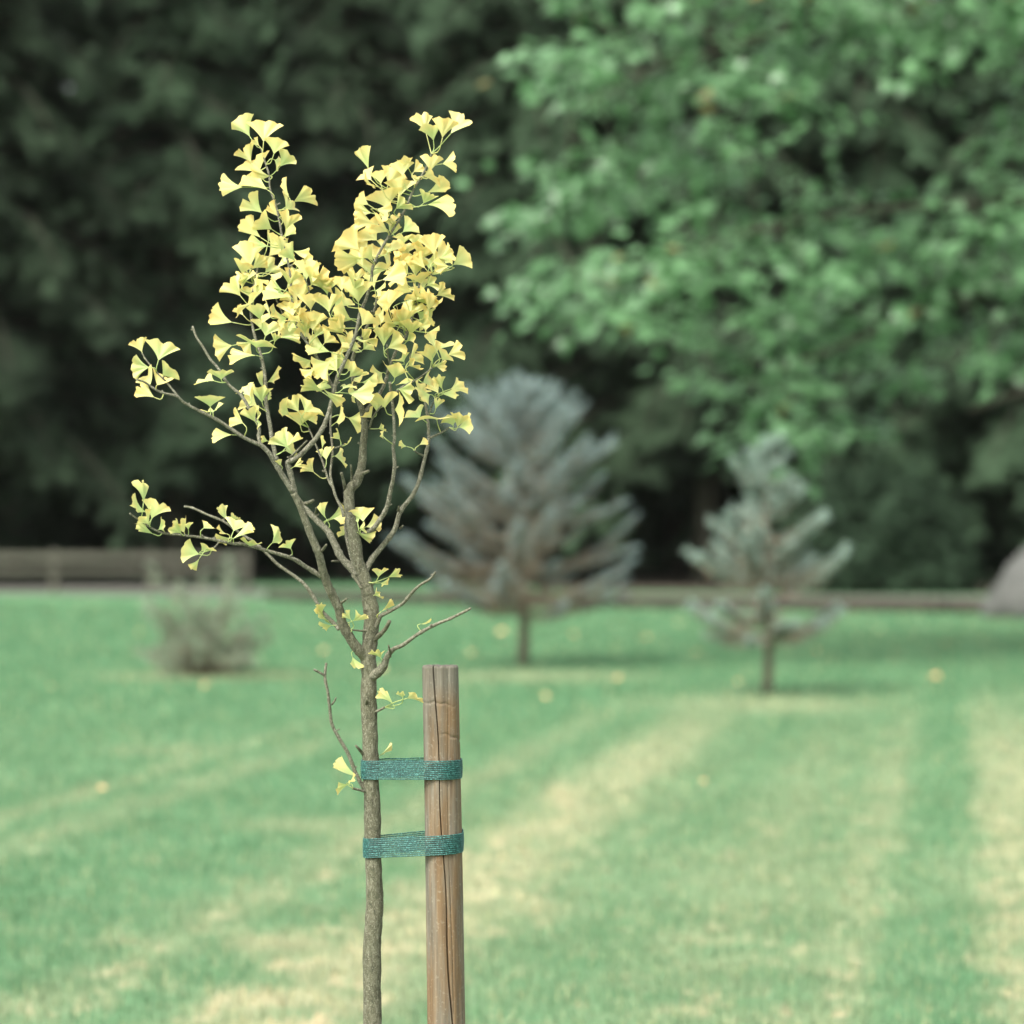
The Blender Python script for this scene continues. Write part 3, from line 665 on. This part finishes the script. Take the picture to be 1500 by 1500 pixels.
branch('R2b', [(541, 628), (546, 612), (556, 598), (566, 588), (578, 577)], 3.4, 2, 'trunk', -.06, knobs=0)
branch('R2c', [(573, 580), (590, 566), (606, 558), (616, 552), (634, 538)], 3, 1.8, 'R2', .02, knobs=0)
branch('R3', [(531, 846), (536, 835), (544, 820), (560, 800), (578, 776), (586, 750), (604, 726), (614, 704), (622, 672), (628, 646), (627, 620), (624, 596), (621, 582)], 10, 3.2, 'trunk', .06)
branch('R3b', [(629, 642), (648, 633), (658, 626)], 3.6, 2.4, 'R3', -.02, knobs=0)
branch('R3c', [(626, 616), (632, 596), (640, 580)], 2.4, 1.6, 'R3', -.02, knobs=0)
branch('R3d', [(621, 668), (612, 664), (607, 660)], 3.4, 2.6, 'R3', -.02, knobs=0)
branch('Tt', [(524, 842), (515, 818), (508, 790), (504, 765), (501, 746), (492, 728), (486, 706), (484, 692), (487, 660), (484, 626), (485, 600)], 5.4, 3, 'trunk', .10)
branch('Tt2', [(488, 715), (480, 700), (474, 680), (464, 655), (452, 626)], 4, 2.4, 'Tt', .03)
branch('Tt3', [(488, 657), (498, 654), (506, 650)], 2.6, 1.8, 'Tt', -.01, knobs=0)
branch('LB1', [(470, 844), (448, 830), (428, 818), (396, 808), (360, 798), (340, 796), (300, 788), (266, 784), (236, 780), (210, 766), (190, 752)], 7, 2.2, 'L', -.12)
branch('LB1b', [(322, 792), (316, 800), (310, 805)], 2.4, 1.8, 'LB1', -.01, knobs=0)
branch('LB2', [(497, 922), (490, 914), (474, 898), (464, 882), (448, 858), (434, 846), (420, 836), (406, 826), (392, 812), (372, 794), (356, 784), (328, 764), (304, 754), (282, 744), (270, 742)], 6.5, 3.2, 'L', .05)
branch('RB1', [(547, 926), (552, 916), (558, 902), (570, 896), (590, 884), (600, 872), (614, 858), (630, 848), (638, 838)], 7, 3.4, 'trunk', -.08)
branch('RB2', [(544, 942), (552, 934), (564, 922), (571, 909)], 8, 5.5, 'trunk', -.04, mat='bark', knobs=0)
branch('RB3', [(540, 994), (550, 988), (562, 976), (568, 960), (578, 950), (590, 945), (612, 929), (640, 914), (660, 906), (690, 891)], 14, 3.4, 'trunk', -.10, wlist=[15, 14, 13, 9, 7, 6, 5.5, 5, 4.6, 4.2, 3.8])
branch('LT', [(537, 1160), (528, 1146), (520, 1130), (510, 1104), (496, 1080), (486, 1060), (483, 1036), (480, 1012), (476, 992), (478, 971)], 6.5, 3.8, 'trunk', -.05)
branch('LT2', [(476, 990), (468, 985), (460, 981)], 4, 3.4, 'LT', -.01, knobs=0)
branch('LT3', [(486, 1032), (490, 1027), (492, 1022)], 3.2, 2.4, 'LT', -.01, knobs=0)
branch('LT4', [(540, 1162), (530, 1158), (517, 1155)], 5, 3.4, 'trunk', -.03, knobs=0)
branch('TR', [(544, 1045), (554, 1041), (564, 1036)], 5, 3.4, 'trunk', -.03, knobs=0)
for i, (a, b, w_, par) in enumerate((((448, 738), (459, 733), 6, 'L'), ((470, 808), (478, 798), 5, 'L'), ((498, 884), (508, 877), 4.5, 'L'), ((496, 822), (486, 822), 4, 'S'), ((506, 718), (500, 693), 5.5, 'trunk'), ((515, 708), (514, 681), 3.6, 'trunk'),
        ((534, 1040), (537, 1024), 5, 'trunk'), ((534, 1108), (521, 1092), 5, 'trunk'), ((530, 694), (540, 690), 6, 'trunk'), ((572, 962), (569, 945), 3.4, 'RB3'), ((546, 925), (516, 923), 3.6, 'trunk'), ((425, 670), (450, 645), 3.6, 'Fr'), ((583, 748), (584, 742), 4, 'R3'), ((586, 774), (590, 770), 3.6, 'R3'), ((516, 842), (529, 862), 5, 'trunk'), ((462, 752), (463, 744), 4, 'S'))):
    branch('stub%d' % i, [a, ((a[0] + b[0]) / 2 + .6, (a[1] + b[1]) / 2), b], w_, w_ * .72, par, -.025, part='stub', mat='bark', knobs=0)

LEAVES = []
def LF(ox, oy, k, rows):
    for (bx, by, tx, ty, w_) in rows: LEAVES.append((ox + bx / k, oy + by / k, ox + tx / k, oy + ty / k, w_ / k))
LF(180, 140, 5, [(930,300,860,180,150),(1030,340,1040,210,210),(1105,430,1130,335,150),(940,490,890,400,130),(1000,570,950,480,220),(1150,520,1220,440,130),(1060,690,920,600,140),(1080,590,960,590,110),(880,670,740,670,130),(1020,860,920,770,150),(1010,1040,890,950,130),(1250,780,1360,710,120),(1190,840,1230,760,110),(1220,750,1160,650,60),(1180,1040,1240,970,90),(1150,890,1080,820,90),(1000,370,960,330,60),(1110,470,1140,490,70)])
LF(330, 330, 7.5, [(470,190,480,90,60),(270,470,250,210,300),(480,340,620,190,280),(470,230,340,210,100),(750,280,870,330,120),(440,520,500,420,160),(550,480,720,340,130),(290,480,420,380,150),(250,530,160,410,110),(280,560,180,620,100),(300,570,420,640,90),(490,540,600,580,130),(170,780,60,640,230),(310,830,300,690,270),(300,860,260,820,380),(680,690,780,560,240),(890,600,900,420,230),(940,660,1020,560,220),(700,790,470,740,200),(800,860,700,740,200),(700,1040,720,880,150),(940,930,930,810,200),(870,1000,810,930,120),(440,1220,480,1070,320),(400,1050,340,930,160),(500,1010,450,950,110),(600,980,520,960,110),(200,990,140,920,100),(600,1235,770,1170,220),(960,1160,970,990,240),(880,1190,870,1090,140),(1140,960,1120,800,250),(1120,760,1110,640,200),(1280,720,1280,590,220),(1410,720,1460,600,200),(1200,900,1290,800,220),(1390,1040,1250,1010,200),(1140,1130,1230,1080,200),(980,1230,1040,1140,150),(1150,1390,940,1330,200),(1290,1370,1350,1260,230),(340,1345,360,1270,370),(540,1290,560,1220,90),(340,1430,90,1400,130)])
LF(180, 420, 5, [(800,260,660,230,150),(800,430,690,450,160),(140,480,110,400,110),(260,540,290,430,200),(195,590,90,590,140),(290,650,350,630,100),(250,720,270,690,110),(230,810,130,750,110),(200,720,190,670,70),(670,690,580,660,80),(720,680,720,630,150),(640,880,640,820,170),(660,920,650,890,130),(800,1085,680,1080,90),(980,870,900,820,160),(930,800,890,740,120),(1020,850,1000,760,120),(1040,820,1090,810,50),(1040,750,970,670,40),(1060,700,1120,640,35),(880,1000,820,960,110),(970,990,920,920,100),(980,990,1020,960,80),(1210,1180,1140,1100,140),(1200,1170,1240,1100,100),(1190,1200,1220,1185,130),(1060,1130,1030,1125,50),(1250,1320,1300,1295,60),(1160,1310,1140,1290,40),(1300,1020,1300,930,230),(1220,940,1160,880,100),(1290,920,1230,830,130),(1330,920,1380,860,200),(1300,960,1400,930,130),(1400,1360,1340,1300,110)])
LF(440, 140, 5, [(920,270,890,150,130),(975,330,960,240,140),(1040,310,1060,200,150),(1100,280,1190,170,150),(950,560,960,460,130),(1040,500,1110,490,120),(900,590,990,590,90),(500,540,460,410,100),(520,620,470,560,130),(540,660,480,660,80),(590,650,580,570,110),(640,660,690,560,160),(750,590,740,500,140),(790,530,770,490,80),(830,560,870,520,90),(730,740,730,640,180),(640,830,610,720,220),(700,830,760,790,120),(560,830,650,860,130),(500,800,430,760,110),(520,860,420,840,120),(540,940,430,910,120),(660,960,670,890,90),(640,1000,590,960,110),(750,1000,820,940,130),(930,710,1060,660,90),(930,800,1090,770,140),(900,790,940,750,80),(840,640,850,600,60),(430,1130,330,1040,220),(560,1060,480,980,260),(500,1150,430,1080,150),(470,1190,300,1230,130),(525,1330,540,1230,240),(600,1350,740,1310,150),(640,1150,650,1100,140),(740,1180,760,1100,150),(760,1080,760,1030,140),(850,1130,860,1040,130),(880,1200,900,1140,150),(980,1170,960,1040,160),(1000,1190,1070,1130,180),(1120,1240,1200,1170,140),(1090,1250,1010,1250,100),(1060,1230,1080,1200,60),(840,1330,850,1210,140),(720,1270,740,1180,120)])
LF(440, 400, 5, [(1000,165,1080,130,120),(900,220,960,180,110),(730,220,900,180,60),(820,290,780,230,110),(650,260,640,150,180),(640,350,560,330,130),(700,390,620,370,140),(720,400,770,340,110),(610,540,610,420,130),(640,550,740,500,160),(430,560,340,510,150),(460,560,500,520,110),(890,350,930,320,110),(880,390,950,380,110),(780,500,820,450,70),(990,550,940,460,70),(1000,560,1040,520,70),(960,650,970,570,90),(1040,640,1060,590,100),(1080,600,1160,570,120),(980,670,1040,690,60),(800,640,850,590,110),(760,650,740,620,110),(790,680,840,670,70),(690,770,690,720,130),(800,820,790,770,160),(720,850,790,880,110),(900,800,930,780,100),(870,900,880,830,80),(950,890,900,900,90),(1010,880,970,810,110),(1040,850,1000,780,70),(1020,880,1140,890,70),(1100,850,1190,820,110),(990,1000,1000,940,60),(1000,1075,1000,1040,240),(880,1060,820,1020,110),(1120,1120,1100,1050,130),(1160,1130,1240,1100,120),(1150,1130,1170,1050,120),(690,1000,760,1000,200),(620,990,610,910,170),(560,1020,570,950,110),(520,1060,500,1030,90),(350,1060,430,1100,110),(260,1095,320,1060,80),(350,880,500,900,150),(420,880,360,890,110),(240,840,180,790,110),(160,870,50,800,90),(170,850,270,950,70),(270,720,230,640,110),(350,720,370,670,100),(360,760,420,720,100),(390,770,440,790,80),(450,800,540,800,100),(310,850,350,800,70),(80,640,0,640,60),(100,700,40,750,90),(570,1140,610,1140,40),(610,1200,590,1180,25),(780,1270,730,1260,40),(870,1260,920,1230,50),(290,1220,280,1190,30),(330,1260,370,1245,20),(190,1370,180,1290,110),(250,1340,320,1345,100),(160,1290,165,1210,35)])
LF(180, 680, 5, [(150,280,160,150,70),(170,350,70,315,80),(210,400,250,290,170),(190,440,170,380,80),(220,510,120,460,80),(260,480,310,440,80),(430,510,390,450,70),(450,500,440,450,80),(480,480,480,430,50),(590,470,620,450,70),(775,415,700,340,50),(780,410,830,390,40),(810,490,830,430,150),(800,550,920,470,70),(780,540,710,550,60),(760,510,710,500,30),(560,660,460,630,140),(570,640,640,600,70),(560,690,520,760,40),(1090,580,1150,520,90),(1230,620,1210,580,110),(930,600,940,580,90),(1470,1120,1430,1060,60)])
LF(420, 660, 5, [(290,500,230,420,60),(310,500,400,460,70),(340,500,410,490,60),(520,530,510,450,120),(580,560,670,530,110),(560,520,550,450,150),(530,570,560,560,60),(520,600,600,660,70),(430,620,400,590,60),(670,930,690,870,80),(740,930,820,895,70),(690,970,720,970,25),(640,1060,680,1050,55),(690,1180,770,1130,40),(470,1240,430,1190,60),(480,1250,560,1230,40),(470,1310,440,1300,40),(260,1190,250,1130,60),(280,1240,220,1180,60),(330,1280,260,1290,50),(980,1270,1040,1270,30)])
LF(420, 900, 5, [(480,310,520,370,50),(690,320,660,270,70),(780,660,710,560,50),(880,615,960,590,75),(850,610,840,580,40),(670,1040,740,1000,20),(530,1190,370,1130,60),(450,1245,375,1265,70),(450,1230,500,1215,30)])

def leaf_mesh(bx, by, tx, ty, w_, rr):
    keys = [k for k in SAMPLES if not k.startswith('stub')]
    best = None
    for k in keys:
        s = SAMPLES[k]; dx, dyv = tx - bx, ty - by
        # the petiole leaves the branch on the side opposite the blade
        ex, ey = bx - 0.45 * dx, by - 0.45 * dyv + 5
        d = (s[:, 0] - ex) ** 2 + (s[:, 1] - ey) ** 2; i = int(np.argmin(d))
        sc = d[i] * (3.0 if (k == 'trunk' and s[i, 1] < 900) else 1)
        if best is None or sc < best[0]: best = (sc, k, i)
    s = SAMPLES[best[1]][best[2]]
    att = P(s[0], s[1], D0 + s[2])
    pd = math.hypot(bx - s[0], by - s[1])
    off = rr.uniform(-.5, .25) * min(pd + 12, 55) * S0
    base = P(bx, by, D0 + s[2] + off)
    proj = np.array([(tx - bx), 0, -(ty - by)]) * S0 * 1.22; pl = np.linalg.norm(proj)
    small = math.hypot(tx - bx, ty - by) < 13 and w_ < 14
    Lt = max(pl, (rr.uniform(.55, .8) if small else rr.uniform(.72, 1.25)) * 25 * S0)
    dep = math.sqrt(max(Lt * Lt - pl * pl, 0)) * (1 if rr.random() < .35 else -1)
    fwd = proj + np.array([0, dep, 0]); fwd = fwd / np.linalg.norm(fwd)
    wm = w_ * S0 * 1.32; Wt = max(wm, Lt * rr.uniform(1.15, 1.4)) if not small else max(wm, Lt * 1.0)
    s0 = np.array([proj[2], 0, -proj[0]]) / (pl + 1e-9); c = min(1, wm / Wt); sn = math.sqrt(1 - c * c) * rr.choice((-1, 1))
    side = s0 * c + np.array([0, sn, 0]); side = side - fwd * np.dot(side, fwd); side /= np.linalg.norm(side)
    nor = np.cross(side, fwd)
    if nor[2] < 0: nor = -nor
    h = rr.uniform(.8, 1.15); na, nr = 14, 5
    notch = rr.uniform(0.05, .38) if rr.random() < .6 else 0.0; np_ = rr.uniform(-.15, .15); ph = rr.uniform(0, 6.28); fold = rr.uniform(-.1, .4); cup = rr.uniform(-.35, .4); rip = rr.uniform(.02, .10); kk = rr.uniform(5, 9)
    V = [base]; A = [0.0]
    for j in range(1, nr + 1):
        q = j / nr
        for i in range(na + 1):
            t = -1 + 2 * i / na; ang = h * t
            x = (Wt / 2) * math.sin(ang) / math.sin(h) * (0.45 * q + .55 * q ** 1.4)
            edge = 1 - notch * math.exp(-((t - np_) / .09) ** 2) * q ** 3 + (.03 * math.sin(t * 11 + ph) + .02 * math.sin(t * 23 + 2 * ph)) * q ** 3
            y = Lt * q * (1 - .52 * (1 - math.cos(ang)) * q) * edge
            z = Lt * (fold * abs(x) / Wt * 2 * q * .8 + cup * q * q * .6 + rip * math.sin(kk * t + ph) * q * q * 1.6)
            V.append(base + side * x + fwd * y + nor * z); A.append(q)
    T = []
    for i in range(na): T.append((0, 1 + i, 2 + i))
    for j in range(nr - 1):
        o0 = 1 + j * (na + 1); o1 = o0 + na + 1
        for i in range(na): T += [(o0 + i, o1 + i, o1 + i + 1), (o0 + i, o1 + i + 1, o0 + i + 1)]
    mid = (att + base) / 2 - fwd * 0; mid = base - fwd * min(pd * S0 * .5, .02) + (att - base) * .35 * np.array([.6, 1, .6])
    return att, mid, base, np.array(V), T, A

lr = random.Random(21)
manual = len(LEAVES)
dense = ['Fr', 'Fr', 'M', 'M', 'S', 'R1', 'R1', 'trunk']
while len(LEAVES) < 345:      # leaves deeper in the crown, filling the tufts on the upper shoots
    s_ = SAMPLES[lr.choice(dense)]; q_ = s_[lr.randrange(len(s_))]
    if not (345 < q_[1] < 560) or lr.random() > (1.15 - abs(q_[1] - 430) / 160): continue
    a_ = lr.gauss(0, 1.0); d_ = lr.uniform(6, 34); x_ = q_[0] + math.sin(a_) * d_; y_ = q_[1] - math.cos(a_) * d_ * .8; l_ = lr.uniform(9, 22)
    a_ += lr.gauss(0, .5); LEAVES.append((x_, y_, x_ + math.sin(a_) * l_, y_ - math.cos(a_) * l_, lr.uniform(16, 34)))
rest = MB()
print('ginkgo leaves', len(LEAVES))
for i, (bx, by, tx, ty, w_) in enumerate(LEAVES):
    att, mid, base, V, T, A = leaf_mesh(bx, by, tx, ty, w_, lr)
    low = min(1, max(0, (by - 330) / 420)); tint = min(1, max(0, lr.gauss(.30 + .5 * low + (.15 if bx < 400 else 0), .32)))
    mb = MB() if i < 300 else rest; mb.add(V, T, A, tint)
    pt, pT = tube(catmull([att, mid, base], 6), np.linspace(.85, .6, 6) * S0, 5); mb.add(pt, pT, 0.15, min(1, tint + .25))
    if i < 300: mb.build('leaf', M['ginkgo_leaf'], ginkgo, GB)
rest.build('inner_leaves', M['ginkgo_leaf'], ginkgo, GB, kind='stuff')

# ------------------------------------------------------------------ stake and ties
SR = 26.5 * S0
STX = lambda z: (644.5 - 750) * S0 + (1.305 - z) * 0.0165
STOP = P(645, 974, D0)[2]
def stake():
    base = np.array([STX(0), D0, 0.0]); mb = MB(); nA = 120; nz = 150
    crack = lambda z: -math.pi / 2 + (-0.33 + (STOP - z) * 1.05 + .05 * math.sin(z * 23))      # angle of the long drying crack
    ang0 = np.linspace(0, 2 * math.pi, nA, endpoint=False)
    V = []
    zs = np.concatenate([np.linspace(-.05, 0.6, 40), np.linspace(.61, STOP - .16, 60), np.linspace(STOP - .157, STOP - .004, 90)]); A = []
    for z in zs:
        ca = crack(z); q = ((ang0 - math.pi + math.pi) % (2 * math.pi)) - math.pi
        rel = np.sign(q) * np.abs(q / math.pi) ** 1.9 * math.pi          # rings get finer at the crack
        a = ca + rel
        r = SR * (1 + 0.06 * (STOP - z) / STOP * 1.4) * np.ones(nA)
        r += .0009 * np.sin(a * 3 + z * 2.0) + .0006 * np.sin(a * 7 - z * 5)
        wdt = .028 + .012 * math.sin(z * 9 + 1); depth = .011 * min(1, .35 + abs(math.sin(z * 3.1 + .4)))
        r -= depth * np.exp(-(rel / wdt) ** 2)
        c2 = (a - (-math.pi / 2 + .42 + .06 * math.sin(z * 11)) + math.pi) % (2 * math.pi) - math.pi
        r -= .0016 * np.exp(-(c2 / .03) ** 2)
        for zc, am in ((STOP - 0.080, .0017), (STOP - 0.136, .0019)):   # shallow saw and branch scars
            r -= am * np.clip(.55 + .6 * np.sin(a * 2.0 + zc * 40), 0, 1) * np.exp(-((z - zc - .012 * np.cos(a + 2.0) - .0015 * np.sin(a * 9)) / .0020) ** 2)
        x = STX(z); V += [(x + rr_ * math.cos(b), D0 + rr_ * math.sin(b), z) for rr_, b in zip(r, a)]
    T = []
    for i in range(len(zs) - 1):
        for k in range(nA):
            p = i * nA + k; q = i * nA + (k + 1) % nA; T += [(p, q, q + nA), (p, q + nA, p + nA)]
    A = [0.0] * len(V)
    o = (len(zs) - 1) * nA
    for q in range(o, o + nA): V[q] = (V[q][0] + .0012 * mnoise.noise(Vector(V[q]) * 300), V[q][1], V[q][2] + .0028 * mnoise.noise(Vector(V[q]) * 140))
    last = np.array(V[o:o + nA]); cen = last.mean(0); prev = o
    for f, dz in ((.93, .003), (.7, .0035), (.35, .003)):
        st = len(V)
        for k in range(nA):
            p = cen + (last[k] - cen) * f; V.append((p[0], p[1], STOP + dz - .004 + .0022 * mnoise.noise(Vector(p * 160)))); A.append(0.5 if f > .9 else 1.0)
        for k in range(nA):
            a_, b_ = prev + k, prev + (k + 1) % nA; c_, d_ = st + (k + 1) % nA, st + k; T += [(a_, b_, c_), (a_, c_, d_)]
        prev = st
    V.append((cen[0], cen[1], STOP)); A.append(1.0)
    for k in range(nA): T.append((prev + k, prev + (k + 1) % nA, len(V) - 1))
    mb.add(V, T, np.array(A)); ob = mb.build('wooden_stake', M['stake'], None, base)
    tagp(ob, 'round weathered wooden stake with a long crack beside the ginkgo', 'stake')
stake()

def tie(yl, yr, back_l, back_r, wpx, label, seed):
    """knitted strap looped round the trunk and the stake"""
    r = random.Random(seed); zm = P(0, (yl + yr) / 2, D0)[2]
    s = SAMPLES['trunk']; tx = (s[np.argmin(np.abs(s[:, 1] - yl)), 0] - 750) * S0; sx = STX(zm); tr = 13.6 * S0; sr = SR * 1.035 + .0022
    # convex outline round both round posts
    d = sx - tx; al = math.asin((sr - tr) / d); loop = []
    for t in np.linspace(math.pi / 2 + al, 3 * math.pi / 2 - al, 26): loop.append((tx + tr * math.cos(t), tr * math.sin(t)))
    a0 = np.array(loop[-1]); b0 = np.array([sx + sr * math.cos(-math.pi / 2 - al), sr * math.sin(-math.pi / 2 - al)])
    for q in np.linspace(0, 1, 44)[1:-1]: loop.append(tuple(a0 + (b0 - a0) * q))
    for t in np.linspace(-math.pi / 2 - al, math.pi / 2 + al, 44): loop.append((sx + sr * math.cos(t), sr * math.sin(t)))
    a1 = np.array(loop[-1]); b1_ = np.array(loop[0])
    for q in np.linspace(0, 1, 44)[1:-1]: loop.append(tuple(a1 + (b1_ - a1) * q))
    loop = np.array(loop); n = len(loop)
    zl, zr, zbl, zbr = [P(0, y, D0)[2] for y in (yl, yr, back_l, back_r)]
    f = np.clip((loop[:, 0] - tx) / d, -.2, 1.3); fb = (loop[:, 1] > 0)
    wgt = np.clip(loop[:, 1] / .012 * .5 + .5, 0, 1)
    zc = (zl + (zr - zl) * f) * (1 - wgt) + (zbl + (zbr - zbl) * f) * wgt
    hw = wpx / 2 * S0; rows = 10; mb = MB(); lines = []
    for j in range(rows):
        v = -1 + 2 * j / (rows - 1)
        wav = np.array([.0007 * mnoise.noise(Vector((i * .25, j * 1.3, seed))) for i in range(n)])
        out = 1 + 0 * wav
        nx = np.gradient(np.concatenate([loop[-1:], loop, loop[:1]]), axis=0)[1:-1]; nn = np.stack([nx[:, 1], -nx[:, 0]], 1); nn /= np.linalg.norm(nn, axis=1)[:, None]
        pxy = loop + nn * (0.0006 + .0008 * (1 - v * v))
        L = np.stack([pxy[:, 0], D0 + pxy[:, 1], zc + v * hw + wav], 1); lines.append(L)
        Lc = np.vstack([L, L[:1]])
        mb.add(*tube(Lc, .00105, 5, cap=False))
    for j in range(rows - 1):      # cross stitches
        A_, B_ = lines[j], lines[j + 1]; pts = []
        m = n * 2
        for i in range(m + 1):
            q = (i / 2.0) % n; i0 = int(q) % n; fr = q - int(q); src = A_ if i % 2 else B_
            p = src[i0] * (1 - fr) + src[(i0 + 1) % n] * fr; pts.append(p)
        mb.add(*tube(np.array(pts), .00085, 4, cap=False))
    ob = mb.build('tree_tie', M['strap'], None, (tx, D0, zm)); tagp(ob, label, 'strap', 'green straps tying the tree to the stake')
tie(1127, 1126, 1126, 1125, 26, 'upper green knitted strap looped round trunk and stake', 3)
tie(1241, 1235, 1240, 1231, 27, 'lower slightly tilted green knitted strap looped round trunk and stake', 5)

# ------------------------------------------------------------------ thin scattering volume added to lift the blacks
def added_haze():
    mb = MB(); x0, x1, y0, y1, z0, z1 = -710, 710, -310, 1210, -1.0, 34.0
    V = [(x, y, z) for z in (z0, z1) for y in (y0, y1) for x in (x0, x1)]
    mb.add(V, [(0, 2, 1), (1, 2, 3), (4, 5, 6), (5, 7, 6), (0, 1, 4), (1, 5, 4), (2, 6, 3), (3, 6, 7), (0, 4, 2), (2, 4, 6), (1, 3, 5), (3, 7, 5)])
    k = NT('added_haze'); v = k.n('ShaderNodeVolumePrincipled'); v.inputs['Color'].default_value = (0.93, 0.95, 0.88, 1); v.inputs['Density'].default_value = ADDED_HAZE
    o = k.n('ShaderNodeOutputMaterial'); k.t.links.new(v.outputs[0], o.inputs['Volume'])
    ob = mb.build('added_haze', k.m, smooth=False); tagp(ob, 'faint pale scattering volume added over the lawn to lift the dark tones', 'added_haze', kind='stuff')
ADDED_HAZE = 0.000055
added_haze()
